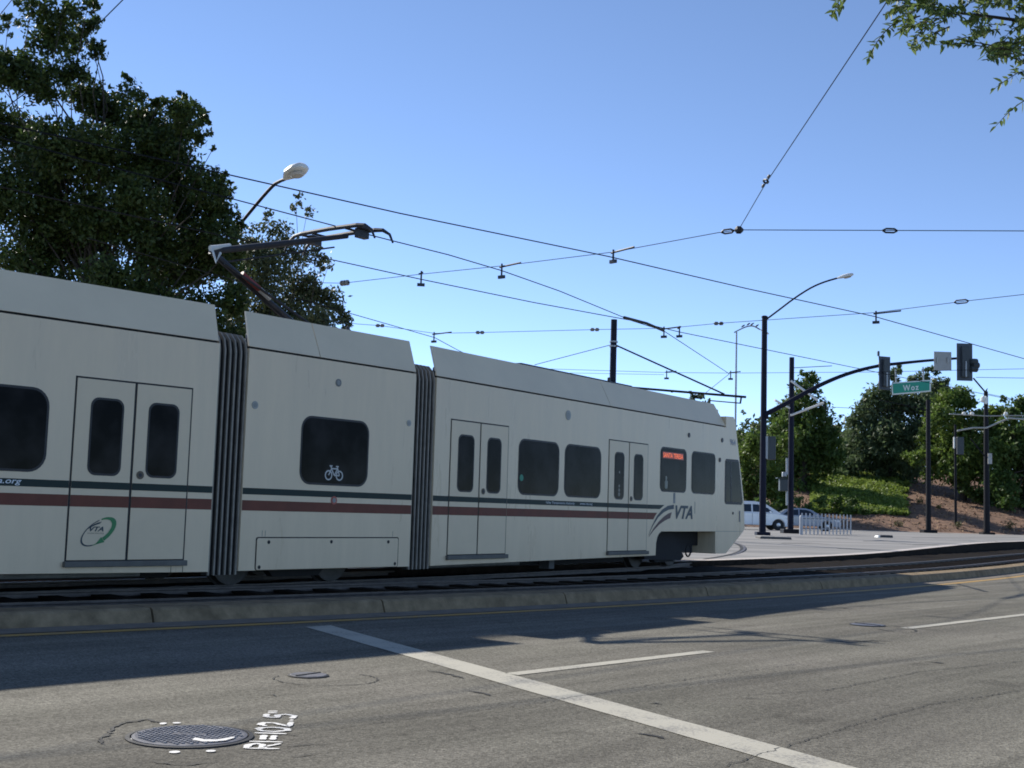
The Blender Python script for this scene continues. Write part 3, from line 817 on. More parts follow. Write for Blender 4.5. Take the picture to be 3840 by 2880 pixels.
# -- bogies
def bogie(k, sc, wb=1.76, full=False):
    for s_ in (sc-wb/2, sc+wb/2):
        for t_ in (.607, 2.043):
            c = SP(k, s_, t_, .13+.33)
            ax = SP(k, 0, 1, 0)-SP(k, 0, 0, 0)
            w = MB().lathe(c, ax, [(.30, -.065), (.33, -.06), (.33, .05), (.355, .055), (.355, .075), (.2, .08)], 28).build('wheel', WHEELM, train, smooth=True)
            MB().lathe(c, ax, [(.10, -.12), (.12, -.10), (.12, -.06)], 16).build('wheel_hub', UNDER, w)
        MB().tube([SP(k, s_, .5, .46), SP(k, s_, 2.15, .46)], .07, 10).build('axle', UNDER, train)
    for t_ in (.36, 2.29):
        P = [(sc-1.3, .40), (sc-1.3, .56), (sc-.5, .60), (sc-.35, .38), (sc+.35, .38), (sc+.5, .60), (sc+1.3, .56), (sc+1.3, .40), (sc+.6, .44), (sc+.4, .24), (sc-.4, .24), (sc-.6, .44)]
        MB().prism([SP(k, s, t_-.06, z) for s, z in P], [SP(k, s, t_+.06, z) for s, z in P]).build('bogie_frame', UNDER, train)
    MB().prism([SP(k, s, .75, z) for s, z in rect(sc-.9, sc+.9, .35, .62)], [SP(k, s, 1.9, z) for s, z in rect(sc-.9, sc+.9, .35, .62)]).build('bogie_bolster', UNDER, train)
bogie('C', 11.54)
bogie('B', 22.95, 1.5); bogie('A', .3, 1.5)
# equipment in the front cut-out
MB().prism([SP('B', s, .25, z) for s, z in ((22.0, .3), (22.0, .86), (23.15, .86), (23.75, .34), (23.6, .26))], [SP('B', s, .36, z) for s, z in ((22.0, .3), (22.0, .86), (23.15, .86), (23.75, .34), (23.6, .26))]).build('bogie_cover', UNDER, train)
MB().prism([SP('B', s, .4, z) for s, z in rect(23.1, 24.73, .55, .9)], [SP('B', s, 2.3, z) for s, z in rect(23.1, 24.73, .55, .9)]).build('coupler_gear', UNDER, train)
MB().tube([SP('B', 24.05+.12*math.cos(a_), .3, .45+.12*math.sin(a_)) for a_ in [i*math.pi/9 for i in range(19)]], .018, 6).build('hose_loop', UNDER, train)
MB().prism([SP('B', s, .05, z) for s, z in rect(24.76, 25.25, .41, .84)], [SP('B', s, .3, z) for s, z in rect(24.76, 25.25, .41, .84)]).build('front_apron', TRAINW, train)
# under-floor boxes along the train, tucked behind the skirt
for k, s0, s1 in (('A', 2.5, 8.7), ('C', 10.5, 13.2), ('B', 15.0, 21.6)):
    MB().prism([SP(k, s, .5 if k != 'C' else 1.0, z) for s, z in rect(s0, s1, .26, .5)], [SP(k, s, 2.1 if k != 'C' else 1.6, z) for s, z in rect(s0, s1, .26, .5)]).build('underfloor_box', UNDER, train)
MB().tube([SP('A', 2.0, .5, .30), SP('A', 8.3, .5, .30)], .025, 6).build('underfloor_pipe', ALU, train)
MB().tube([SP('B', 14.8, .5, .30), SP('B', 17.9, .5, .30)], .025, 6).build('underfloor_pipe', ALU, train)
MB().prism([SP('B', s, .3, z) for s, z in rect(18.55, 18.72, .2, .36)], [SP('B', s, .5, z) for s, z in rect(18.55, 18.72, .2, .36)]).build('magnet_bracket', mat('bracket_grey', (.09, .09, .09), .6, var=.3), train)

# -- pantograph on the middle section
pan = MB().prism([SP('C', s, .85, z) for s, z in rect(11.7, 12.9, 3.45, 3.58)], [SP('C', s, 1.75, z) for s, z in rect(11.7, 12.9, 3.45, 3.58)]).build('pantograph', DARKSTEEL, train, bevel=.02)
KN = (10.66, 4.53); PB = (12.45, 3.62); PH = (13.0, 5.17)
kw = mat('panto_knee_white', (.6, .6, .56), .5, var=.1)
def PC(p, t): return SP('C', p[0], t, p[1])
MB().tube([PC(PB, 1.3), PC(KN, 1.3)], [.055, .045], 10).build('lower_arm', DARKSTEEL, pan)
q1 = (PB[0]+(KN[0]-PB[0])*.74, PB[1]+(KN[1]-PB[1])*.74-.0); q2 = (PB[0]+(KN[0]-PB[0])*.56, PB[1]+(KN[1]-PB[1])*.56)
q0 = (PB[0]+(KN[0]-PB[0])*.45, PB[1]+(KN[1]-PB[1])*.45)
MB().tube([PC(q1, 1.2), PC(q2, 1.2)], .04, 8).build('arm_sleeve', REDM, pan)
MB().tube([PC(q2, 1.2), PC(q0, 1.2)], .04, 8).build('arm_sleeve', mat('sleeve_grey', (.5, .48, .45), .5, var=.2), pan)
MB().tube([PC((12.75, 3.62), 1.15), PC((KN[0]+.12, KN[1]-.16), 1.15)], .018, 6).build('control_rod', DARKSTEEL, pan)
for t0, t1 in ((1.3, .95), (1.3, 1.65)):
    MB().tube([PC(KN, t0), PC((PH[0]-.15, PH[1]-.05), t1)], [.045, .036], 8).build('upper_arm', DARKSTEEL, pan)
MB().tube([PC((KN[0]+.3, KN[1]-.09), 1.32), PC((PH[0]-.05, PH[1]-.16), 1.32)], .014, 6).build('guide_rod', DARKSTEEL, pan)
MB().tube([PC((KN[0]-.03, KN[1]+.03), 1.28), PC((KN[0]+.30, KN[1]+.12), 1.28)], .04, 8).build('knee_bracket', kw, pan)
MB().tube([PC((KN[0]-.02, KN[1]+.02), 1.25), PC((KN[0]-.06, KN[1]-.18), 1.1), PC((KN[0]+.08, KN[1]-.02), 1.2)], .018, 6).build('knee_bracket', kw, pan)
for ds in (-.19, .19):
    hs, hz = PH[0]+ds, PH[1]+.07
    pts = [SP('C', hs, .35, hz-.22), SP('C', hs, .42, hz-.09), SP('C', hs, .56, hz-.01), SP('C', hs, .72, hz+.01), SP('C', hs, 1.3, hz+.02), SP('C', hs, 1.88, hz+.01), SP('C', hs, 2.04, hz-.01), SP('C', hs, 2.18, hz-.09), SP('C', hs, 2.25, hz-.22)]
    MB().tube(pts, [.015, .020, .029, .034, .034, .034, .029, .020, .015], 8).build('collector_strip', DARKSTEEL, pan)
for t_ in (.72, .95, 1.65, 1.88):
    MB().tube([SP('C', PH[0]-.19, t_, PH[1]+.06), SP('C', PH[0]+.19, t_, PH[1]+.06)], .018, 6).build('head_link', DARKSTEEL, pan)
MB().box(SP('C', PH[0], .80, PH[1]), (SP('C', 1, 0, 0)-SP('C', 0, 0, 0), SP('C', 0, 1, 0)-SP('C', 0, 0, 0), (0, 0, 1)), (.10, .05, .07)).build('head_spring_box', DARKSTEEL, pan)
MB().box(SP('C', PH[0], 1.80, PH[1]), (SP('C', 1, 0, 0)-SP('C', 0, 0, 0), SP('C', 0, 1, 0)-SP('C', 0, 0, 0), (0, 0, 1)), (.10, .05, .07)).build('head_spring_box', DARKSTEEL, pan)
for t_ in (.88, 1.72):
    MB().tube([SP('C', 11.8, t_, 3.2), SP('C', 11.8, t_, 3.46)], .05, 8).build('roof_insulator', INSUL, pan)
    MB().tube([SP('C', 12.8, t_, 3.2), SP('C', 12.8, t_, 3.46)], .05, 8).build('roof_insulator', INSUL, pan)

# rails of the diverging track: under the train, then curving across the paving
ctr = [SP('A', s, 1.325, .13) for s in frange(-20, 8.5, 1.5)] + [SP('C', s, 1.325, .13) for s in (10.8, 12.0, 13.2)] + [SP('B', s, 1.325, .13) for s in frange(15.0, 24.5, 1.2)]
cx = [(4.75, 31.2), (5.65, 34.3), (6.95, 39.7), (7.75, 44), (7.9, 47.6), (7.2, 52), (5, 57), (1, 62), (-6, 67)]
p0 = ctr[-1]
for i, (x, y) in enumerate(cx):
    ctr.append(Vector((x, y, max(.13, pave_z(x, y)+.004))))
ctr = [p for i, p in enumerate(ctr)]
# smooth the centre line
for _ in range(3):
    ctr = [ctr[0]]+[ctr[i]*.5+(ctr[i-1]+ctr[i+1])*.25 for i in range(1, len(ctr)-1)]+[ctr[-1]]
def offset(path, o):
    R = []
    for i, p in enumerate(path):
        d = path[min(i+1, len(path)-1)]-path[max(i-1, 0)]; d = Vector((d.x, d.y, 0)).normalized()
        R.append(Vector((p.x-d.y*o, p.y+d.x*o, p.z)))
    return R
def dens(path, n=6):
    R = []
    for i in range(len(path)-1):
        a, b, c, d = path[max(i-1, 0)], path[i], path[i+1], path[min(i+2, len(path)-1)]
        for k in range(n):
            t = k/n
            R.append(.5*((2*b)+(c-a)*t+(2*a-5*b+4*c-d)*t*t+(3*b-a-3*c+d)*t**3))
    return R+[path[-1]]
for o in (-.7175, .7175):
    rp = dens(offset(ctr, o), 4)
    rail_from([Vector((p.x, p.y, max(p.z, .13))) for p in rp], trackway)
    gp = [p for p in offset(rp, -.09 if o > 0 else .09) if p.y > 29.5]
    # dark flange groove beside the embedded rail
    MB().strip([Vector((p.x, p.y, pave_z(p.x, p.y)+.008)) for p in offset(gp, -.06)], [Vector((p.x, p.y, pave_z(p.x, p.y)+.008)) for p in offset(gp, .05)]).build('flange_groove', CRACK, paving)

# ================================================================== OVERHEAD LINE
ZW = 5.29
def wire(name, pts, r, label, cat='wire', sag=.0, material=WIREM):
    P = [Vector(p) for p in pts]
    t = thing(name, P[len(P)//2], label, cat)
    MB().tube(P, r, 6).build('cable', material, t)
    return t
def clamp(parent, p, d, up=.16, long_=.45):
    # hanger from a span wire to the contact wire: ear, stem and side arm
    p = Vector(p); d = Vector(d).normalized()
    MB().tube([p, p+Vector((0, 0, up))], .018, 6).build('hanger_stem', DARKSTEEL, parent)
    MB().tube([p-d*.05+Vector((0, 0, up*.75)), p+d*long_*.85+Vector((0, 0, up*.9))], .017, 6).build('hanger_arm', DARKSTEEL, parent)
    MB().box(p, (d, Vector((-d.y, d.x, 0)), (0, 0, 1)), (.07, .02, .028)).build('wire_ear', DARKSTEEL, parent)
def insulator(parent, a, b, r=.055, n=3):
    a = Vector(a); b = Vector(b)
    MB().tube([a, b], r*.35, 6).build('insulator_core', DARKSTEEL, parent)
    for i in range(n):
        c = a.lerp(b, (i+.5)/n); d = (b-a).normalized(); L = (b-a).length/n
        MB().lathe(c, d, [(r*.7, -L*.4), (r, -L*.25), (r, L*.25), (r*.7, L*.4)], 10).build('insulator_shed', INSUL, parent)
def turnbuckle(parent, a, b, w=.05):
    a = Vector(a); b = Vector(b); d = (b-a).normalized(); n = d.cross(Vector((.3, .8, .5))).normalized()
    for q in (-1, 1):
        MB().tube([a, a+d*.05+n*w*q, b-d*.05+n*w*q, b], .014, 6).build('turnbuckle_frame', DARKSTEEL, parent)
def zs(pl, z): return [atz(px, py, z) for px, py in pl]
w1 = zs([(880, 748), (1240, 843), (1472, 903), (1680, 955), (1882, 1015), (2100, 1092), (2370, 1203), (2488, 1240)], ZW)
d1 = (w1[0]-w1[1]).normalized()
w1 = [w1[0]+d1*16]+[w1[0]+d1*6]+w1+[atz(2735, 1402, ZW), atz(2640, 1478, ZW)]
W1 = wire('contact_wire', w1, .0085, 'contact wire touched by the raised pantograph, bending away past its span hangers', 'contact wire')
w2 = zs([(790, 640), (1500, 800), (2283, 962), (2800, 1082), (3280, 1187), (3840, 1345)], ZW)
d2 = (w2[0]-w2[1]).normalized(); d3 = (w2[-1]-w2[-2]).normalized()
w2 = [w2[0]+d2*16]+w2+[w2[-1]+d3*25]
W2 = wire('contact_wire', w2, .009, 'topmost contact wire slanting from the dark tree down to the right edge', 'contact wire')
w3 = zs([(1190, 962), (1577, 1047), (2000, 1134), (2370, 1202), (2548, 1245), (3250, 1388)], ZW)
d2 = (w3[0]-w3[1]).normalized(); d3 = (w3[-1]-w3[-2]).normalized()
w3 = [w3[0]+d2*18]+w3+[w3[-1]+d3*40]
W3 = wire('contact_wire', w3, .009, 'contact wire below the pantograph wire, crossing it near the tall dark pole', 'contact wire')
w4 = zs([(1330, 1180), (1630, 1266), (1715, 1312)], ZW)
d2 = (w4[0]-w4[1]).normalized()
w4 = [w4[0]+d2*8]+w4+[atz(1800, 1352, ZW)]
W4 = wire('contact_wire', w4, .0085, 'short contact wire just above the roof gap between middle and front car', 'contact wire')
# span wires
zp = ZW+.20
s1 = zs([(1100, 1058), (1285, 1062), (1580, 1028), (1882, 997), (2300, 945), (2690, 873), (2770, 862)], zp)
S1 = wire('span_wire', s1, .006, 'span wire holding hangers above the train, ending at the wire junction in the sky', 'span wire')
S1b = wire('span_wire', [s1[-1], atz(3840, 866, zp), atz(4600, 868, zp+.1)], .0065, 'level span wire running from the wire junction to the right edge', 'span wire')
S1c = wire('guy_wire', [s1[-1], atz(2870, 690, zp+.05), atz(3310, 30, zp+.3), atz(3600, -420, zp+.55)], .006, 'steep wire rising from the junction up to the leafy branch', 'span wire')
s2 = zs([(1200, 1195), (1340, 1215), (1425, 1221), (1630, 1250), (1800, 1247), (2230, 1236), (2500, 1231), (2700, 1212), (3285, 1172), (3620, 1129), (3840, 1104), (4300, 1050)], zp)
S2 = wire('span_wire', s2, .0065, 'lower span wire crossing behind the dark pole top and on to the right', 'span wire')
s3 = zs([(1950, 1380), (2500, 1397), (2740, 1399), (3300, 1395), (3690, 1386), (4000, 1380)], zp)
S3 = wire('span_wire', s3, .007, 'far faint span wire low over the train front, behind the signal', 'span wire')
S3b = wire('span_wire', zs([(1950, 1395), (2490, 1405)], zp), .006, 'second faint span wire just under the far one, left of its clamp', 'span wire')
clamp(S1, s1[2]-Vector((0, 0, .20)), Vector((1, .1, 0)), .26, .04)
clamp(S1, s1[3]-Vector((0, 0, .20)), s1[4]-s1[3], .24, .5)
clamp(S1, s1[4]-Vector((0, 0, .16)), s1[5]-s1[4], .2, .55)
insulator(S1, s1[1]-(s1[2]-s1[1]).normalized()*.05, s1[1]+(s1[2]-s1[1]).normalized()*.16)
turnbuckle(S1, s1[-1]-(s1[-1]-s1[-2]).normalized()*.30, s1[-1]-(s1[-1]-s1[-2]).normalized()*.08, .03)
MB().lathe(s1[-1], (1, 0, .0), [(.02, -.06), (.06, -.03), (.06, .03), (.02, .07)], 8).build('junction_plate', DARKSTEEL, S1)
pa = atz(3340, 865, zp); turnbuckle(S1b, pa-Vector((.12, 0, 0)), pa+Vector((.10, 0, 0)), .03)
pg = atz(2872, 680, zp+.05); dg_ = (atz(2890, 650, zp+.05)-pg).normalized(); turnbuckle(S1c, pg-dg_*.08, pg+dg_*.08, .03)
insulator(S1c, pg+dg_*.16, pg+dg_*.3, .02, 1); insulator(S1c, pg-dg_*.3, pg-dg_*.16, .02, 1)
for i in (2, 3, 4):
    pass
def on(pl, px, z=zp):
    for (a, pa_), (b, pb_) in zip(pl[:-1], pl[1:]):
        if a[0] <= px <= b[0]:
            u = (px-a[0])/(b[0]-a[0]); return atz(px, a[1]+(b[1]-a[1])*u, z)
for px, py in ((1425, 1221), (1800, 1247), (2230, 1236), (2695, 1213)):
    c = atz(px, py, zp); d = (atz(px+20, py, zp)-c).normalized(); insulator(S2, c-d*.11, c+d*.11, .042, 2)
for px, py, L in ((1628, 1251, .6), (2490, 1231, .5), (2548, 1229, .03), (3285, 1173, .6)):
    c = atz(px, py, zp); d = (atz(px+20, py-1, zp)-c).normalized(); clamp(S2, c-Vector((0, 0, .2)), d, .24, L)
pa = atz(3605, 1131, zp); dd = (atz(3640, 1127, zp)-pa).normalized(); turnbuckle(S2, pa-dd*.15, pa+dd*.15, .035)
for px, py in ((2500, 1397), (2740, 1399)):
    c = atz(px, py, zp); d = (atz(px+20, py, zp)-c).normalized(); clamp(S3, c-Vector((0, 0, .18)), d, .25, .35)
# crossing frog where two contact wires meet
pa = atz(2340, 1190, ZW); pb = atz(2488, 1240, ZW)
FR = wire('wire_crossing', [pa, pa.lerp(pb, .5)+Vector((.05, .05, .03)), pb], .03, 'dark crossing piece where two contact wires meet beside the pole top', 'wire fitting', material=DARKSTEEL)
# two wires at the far upper left over the tree
wire('feeder_wire', [aty(-60, 130, 34), aty(60, -20, 33)], .012, 'short wire cutting across the top left corner of the sky', 'wire')
FW = wire('feeder_wire', [aty(-80, 480, 35), aty(120, 330, 35), aty(270, 180, 35), aty(390, 70, 34.5), aty(520, -60, 34)], .015, 'wire running up through the tall tree to the top edge', 'wire')
insulator(FW, aty(95, 350, 35), aty(135, 316, 35), .08, 4)

# ================================================================== POLES
def pole_thing(name, px, base_y, Y, top_py, r0, r1, label, cat, material, z0, baseblock=None, nseg=16, group=None):
    b = aty(px, base_y, Y); b.z = z0
    top = aty(px, top_py, Y).z
    t = thing(name, b, label, cat, group)
    MB().tube([b, Vector((b.x, b.y, top))], [r0, r1], nseg).build('pole', material, t, smooth=True)
    if baseblock:
        w, h = baseblock
        MB().abox(b.x-w/2, b.x+w/2, b.y-w/2, b.y+w/2, z0-.02, z0+h).build('base_plate', material, t, bevel=.02)
    return t, b, top
# --- pole behind the train with its bracket arm
P1, b1, t1 = pole_thing('catenary_pole', 2286, 1960, 50, 1198, .15, .125, 'dark pole standing behind the train roof with a bracket arm to the right', 'pole', POLEM, .30)
zc = aty(2286, 1290, 50).z
for q in (-.09, .09):
    MB().lathe((b1.x, b1.y, zc+q), (0, 0, 1), [(.17, -.03), (.17, .03)], 16).build('collar', POLEG, P1)
tipA = aty(2716, 1478, 47)
MB().tube([(b1.x, b1.y, zc), tipA], .035, 6).build('stay_tube', POLEDK, P1)
MB().tube([(b1.x, b1.y, zc), aty(2005, 1368, 52)], .014, 6).build('stay_wire', WIREM, P1)
barL = aty(2300, 1448, 49.5); barR = aty(2797, 1489, 46.5)
MB().tube([barL, barR], .045, 8).build('bracket_tube', POLEDK, P1)
MB().tube([aty(2520, 1463, 48), aty(2520, 1472, 48)], .05, 6).build('bracket_clip', POLEDK, P1)
MB().tube([aty(2780, 1488, 46.6), aty(2776, 1514, 46.6)], .035, 6).build('drop_arm', POLEDK, P1)
MB().tube([aty(2776, 1512, 46.6), aty(2660, 1502, 47.5)], .025, 6).build('steady_arm', POLEDK, P1)

# --- traffic signal mast with street lamp
P2, b2, t2 = pole_thing('signal_mast', 2859, 2005, 56.4, 1190, .155, .125, 'navy traffic signal mast with curved arm and street lamp on top', 'signal mast', POLEM, .385, (.6, .14))
def Yp(px, py): return aty(px, py, 56.4)
arm = [Yp(2866, 1556), Yp(2950, 1512), Yp(3040, 1462), Yp(3120, 1424), Yp(3200, 1395), Yp(3290, 1373), Yp(3380, 1362), Yp(3480, 1352), Yp(3600, 1343)]
MB().tube(dens(arm, 3), [.115-.06*i/24 for i in range(25)], 10).build('mast_arm', POLEM, P2, smooth=True)
MB().lathe((b2.x+.1, b2.y, arm[0].z), (1, 0, .3), [(.2, -.08), (.2, .06)], 14).build('arm_flange', POLEM, P2)
lamp = [Yp(2864, 1205), Yp(2920, 1163), Yp(2980, 1118), Yp(3040, 1080), Yp(3090, 1058), Yp(3140, 1043)]
MB().tube(dens(lamp, 3), .04, 8).build('lamp_arm', POLEM, P2)
MB().lathe((b2.x, b2.y, t2), (0, 0, 1), [(.14, -.02), (.14, .05), (.08, .08)], 14).build('pole_cap', POLEM, P2)
def lamp_head(parent, p, d, L, w, droop=.0):
    # cobra-head luminaire: tapered body with a lens beneath
    p = Vector(p); d = Vector(d).normalized(); n = Vector((-d.y, d.x, 0)).normalized(); u = d.cross(n)
    if u.z < 0: u = -u
    prof_ = [(0, .10, .06), (.15, .26, .09), (.4, .48, .14), (.7, .5, .15), (.92, .36, .12), (1.0, .16, .06)]
    vs = []; ns = 12
    for f_, ww, hh in prof_:
        for k in range(ns):
            a_ = 2*math.pi*k/ns; sy, cz_ = math.cos(a_), math.sin(a_)
            vs.append(p+d*(f_*L)+n*(sy*ww*w)+u*(hh*w*2.0*(cz_ if cz_ > 0 else cz_*.55)))
    fs = [[i*ns+k, i*ns+(k+1) % ns, (i+1)*ns+(k+1) % ns, (i+1)*ns+k] for i in range(len(prof_)-1) for k in range(ns)]
    fs += [list(range(ns)), [(len(prof_)-1)*ns+k for k in range(ns)]]
    h = MB().add(vs, fs).build('lamp_head', LAMPW, parent, smooth=True)
    vs = [p+d*(L*.64)+d*(L*.24*math.cos(2*math.pi*k/14))+n*(w*.36*math.sin(2*math.pi*k/14))-u*(w*.18) for k in range(14)]
    v2 = [q-u*(w*.14)+(p+d*(L*.64)-q)*.3 for q in vs]
    MB().prism(vs, v2).build('lamp_lens', LENSM, h)
dl = Yp(3195, 1030)-Yp(3140, 1043)
lamp_head(P2, Yp(3138, 1044), dl, .78, .38)
# pole-mounted signal and box on the mast
def box_at(mb, c, w, d, h, rz=0.):
    c_, s_ = math.cos(rz), math.sin(rz)
    return mb.box(c, ((c_, s_, 0), (-s_, c_, 0), (0, 0, 1)), (w/2, d/2, h/2))
sg = Yp(2878, 1680)
SGa = thing('traffic_signal', sg, 'pole-mounted signal facing away on the right side of the navy mast', 'traffic signal')
box_at(MB(), sg+Vector((.18, 0, 0)), .34, .3, 1.05).build('housing', SIGHOUS, SGa, bevel=.03)
box_at(MB(), sg+Vector((-.06, -.05, .02)), .09, .12, 1.0).build('highlight_strip', POLEG, SGa)  # pale upright strip standing in for the white highlight beside the dark housing
for q in (-.33, 0, .33):
    MB().lathe(sg+Vector((.18, .15, q)), (0, 1, 0), [(.14, 0), (.15, .02), (.15, .22)], 12).build('visor', SIGHOUS, SGa)

# --- signals and signs on the mast arm
def signal(px, py0, py1, w, label, Y=56.2, rz=-.25, plate=True):
    a = aty(px, py0, Y); b = aty(px, py1, Y); h = a.z-b.z; c = (a+b)/2
    t = thing('traffic_signal', c, label, 'traffic signal')
    if plate: box_at(MB(), c, w, .04, h, rz).build('backplate', SIGBACK, t, bevel=.01)
    d = Vector((-math.sin(rz), math.cos(rz), 0))
    box_at(MB(), c-d*.10, w*.48, .18, h*.82, rz).build('housing', SIGHOUS, t, bevel=.02)
    for q in (-.28, 0, .28):
        MB().lathe(c+d*.02+Vector((0, 0, q*h)), d, [(.14, 0), (.15, .02), (.15, .25)], 12).build('visor', SIGHOUS, t)
    box_at(MB(), c-d*.21+Vector((-.02, 0, -h*.2)), .06, .04, h*.42, rz).build('mount_bracket', POLEG, t)
    return t, c, h
SGb, cb, hb = signal(3317, 1337, 1462, .60, 'traffic signal seen from behind, midway along the curved mast arm', rz=.35)
MB().tube([aty(3297, 1350, 56.1), aty(3295, 1316, 56.1)], .02, 6).build('sensor_stem', POLEDK, SGb)
box_at(MB(), aty(3294, 1326, 56.1), .09, .12, .22).build('sensor', SIGHOUS, SGb, bevel=.02)
SGc, cc, hc = signal(3617, 1288, 1428, .72, 'big dark traffic signal at the far right end of the mast arm', rz=.05)
for q in range(3):
    MB().lathe(aty(3652+6*(q % 2), 1356+14*q, 56.0), (1, .3, 0), [(.13, -.15), (.14, .0), (.14, .14)], 10).build('side_visor', SIGHOUS, SGc)
ga = aty(3502, 1318, 56.3); gb_ = aty(3568, 1390, 56.3)
SGN = thing('sign_back', (ga+gb_)/2, 'bare grey sign back fixed to the mast arm left of the dark signal', 'sign')
box_at(MB(), (ga+gb_)/2, gb_.x-ga.x, .02, ga.z-gb_.z, .03).build('panel', SIGNGREY, SGN)
for q in (.2, .8):
    MB().tube([aty(3502+66*q, 1340, 56.25), aty(3502+66*q, 1360, 56.25)], .03, 6).build('clamp', ALU, SGN)
# the street name sign
wz = thing('street_sign', aty(3417, 1452, 56.1), 'green street name sign reading Woz hung under the mast arm', 'sign')
qa, qb, qc, qd = aty(3343, 1435, 56.3), aty(3491, 1424, 55.9), aty(3491, 1468, 55.9), aty(3345, 1481, 56.3)
MB().prism([qa, qb, qc, qd], [p+Vector((.02, .06, 0)) for p in (qa, qb, qc, qd)]).build('white_border', SIGNWHITE, wz)
def mixq(u, v): return qa.lerp(qb, u).lerp(qd.lerp(qc, u), v)
off = Vector((-.006, -.012, 0))
MB().add([mixq(.035, .10)+off, mixq(.965, .10)+off, mixq(.965, .90)+off, mixq(.035, .90)+off], [[0, 1, 2, 3]]).build('green_face', SIGNGREEN, wz)
tv, tf = fit_text('Woz', 1., 1., bold=.02, spacing=1.25)
MB().add([mixq(.29+.40*x, .78-.50*y)+off*2.2 for x, y in tv], tf).build('sign_lettering', SIGNWHITE, wz)
for u in (.12, .82):
    p = mixq(u, .02); MB().tube([p+Vector((0, .02, 0)), p+Vector((0, .1, .62))], .03, 6).build('hanger', ALU, wz)

# --- catenary pole behind the mast, with bracket and crossing signals
P3, b3, t3 = pole_thing('catenary_pole', 2964, 2000, 65.8, 1340, .16, .13, 'navy pole right of the signal mast, carrying pale struts and crossing signals', 'pole', POLEM, .38)
MB().abox(b3.x-.45, b3.x+.45, b3.y-.45, b3.y+.45, .36, .60).build('base_block', POLEDK, P3, bevel=.04)
for pa_, pb_ in (((2964, 1558), (3090, 1510)), ((2966, 1428), (3065, 1500)), ((2960, 1530), (2905, 1500))):
    MB().tube([aty(*pa_, 65.7), aty(*pb_, 65.0)], .06, 8).build('bracket_strut', LAMPW, P3)
MB().tube([aty(3092, 1508, 65), aty(3094, 1535, 65)], .04, 6).build('drop_arm', POLEDK, P3)
MB().tube([aty(2964, 1380, 65.8), aty(3120, 1372, 65)], .02, 6).build('stay_wire', WIREM, P3)
pm = aty(2937, 1812, 65.5)
PS = thing('pedestrian_signal', pm, 'dark pedestrian signal boxes on the left of the navy pole by the van', 'traffic signal')
box_at(MB(), pm+Vector((0, 0, -.1)), .42, .4, .62).build('housing', SIGHOUS, PS, bevel=.03)
MB().abox(pm.x-.35, pm.x+.15, pm.y-.25, pm.y+.25, pm.z+.24, pm.z+.28).build('hood', SIGHOUS, PS)
box_at(MB(), pm+Vector((.05, 0, .45)), .22, .25, .26).build('bell', POLEG, PS, bevel=.05)
MB().tube([aty(2951, 1718, 65.6), aty(2951, 1780, 65.6)], .06, 8).build('conduit', POLEG, PS)
MB().tube([aty(2951, 1832, 65.6), aty(2951, 1895, 65.6)], .06, 8).build('conduit', POLEG, PS)

# --- slim far lamp post with birds
P4, b4, t4 = pole_thing('street_lamp', 2753, 1985, 88, 1245, .09, .06, 'slim far street lamp just left of the signal mast, birds on its arm', 'street lamp', POLEG, .38)
la = [aty(2753, 1247, 88), aty(2772, 1237, 88), aty(2800, 1225, 88), aty(2825, 1223, 88), aty(2850, 1236, 88)]
MB().tube(dens(la, 3), .05, 6).build('lamp_arm', POLEG, P4)
lamp_head(P4, la[-1], la[-1]-la[-2], .7, .3)
for i, (px, py) in enumerate(((2786, 1229), (2806, 1222), (2820, 1222), (2838, 1228))):
    c = aty(px, py, 88)+Vector((0, 0, .12))
    B_ = thing('bird', c, 'small dark bird perched on the arm of the slim far lamp', 'bird', 'birds on the far lamp arm')
    MB().lathe(c, (.8, 0, .55), [(.015, -.16), (.05, -.06), (.06, .02), (.045, .09), (.035, .13), (.01, .18)], 8).build('body', DARKSTEEL, B_, smooth=True)

# --- lamp rising from behind the big tree
P5 = thing('street_lamp', aty(872, 2010, 40)*1.0, 'large street lamp leaning out of the dark tree over the train', 'street lamp')
bx = aty(875, 900, 40); P5.location = (bx.x, bx.y, .2)
MB().tube([(bx.x, bx.y, .2), (bx.x, bx.y, bx.z)], [.13, .1], 12).build('pole', POLEM, P5)
la = [aty(875, 872, 40), aty(960, 768, 39), aty(1020, 700, 38), aty(1045, 682, 37.6), aty(1068, 672, 37.2)]
MB().tube(dens(la, 3), .055, 8).build('lamp_arm', POLEDK, P5)
lamp_head(P5, la[-1], Vector((.66, -.72, .20)), 1.05, .64)

# --- far poles on the right
P6, b6, t6 = pole_thing('catenary_pole', 3482, 1998, 93.6, 1500, .20, .15, 'dark pole on a square base in front of the brown mulch slope', 'pole', POLEDK, .38, (1.0, .22))
MB().tube([aty(3480, 1538, 93.6), aty(3300, 1500, 93)], .03, 6).build('bracket_tube', POLEDK, P6)
P7, b7, t7 = pole_thing('catenary_pole', 3701, 2004, 95, 1468, .24, .15, 'dark pole with white insulators and trussed arm before the right-hand trees', 'pole', POLEDK, .38, (.9, .16))
MB().tube([(b7.x, b7.y, t7), aty(3703, 1456, 95)], [.07, .02], 6).build('pole_spike', POLEDK, P7)
MB().tube([aty(3650, 1418, 94.6), aty(3696, 1472, 95)], .06, 6).build('top_strut', POLEDK, P7)
MB().lathe(aty(3686, 1497, 94.8), (.2, 0, 1), [(.08, -.25), (.16, -.15), (.18, .1), (.10, .22)], 10).build('white_insulator', LAMPW, P7)
MB().lathe(aty(3697, 1500, 94.7), (0, 0, 1), [(.09, -.3), (.13, -.2), (.13, .2), (.06, .3)], 10).build('white_insulator', LAMPW, P7)
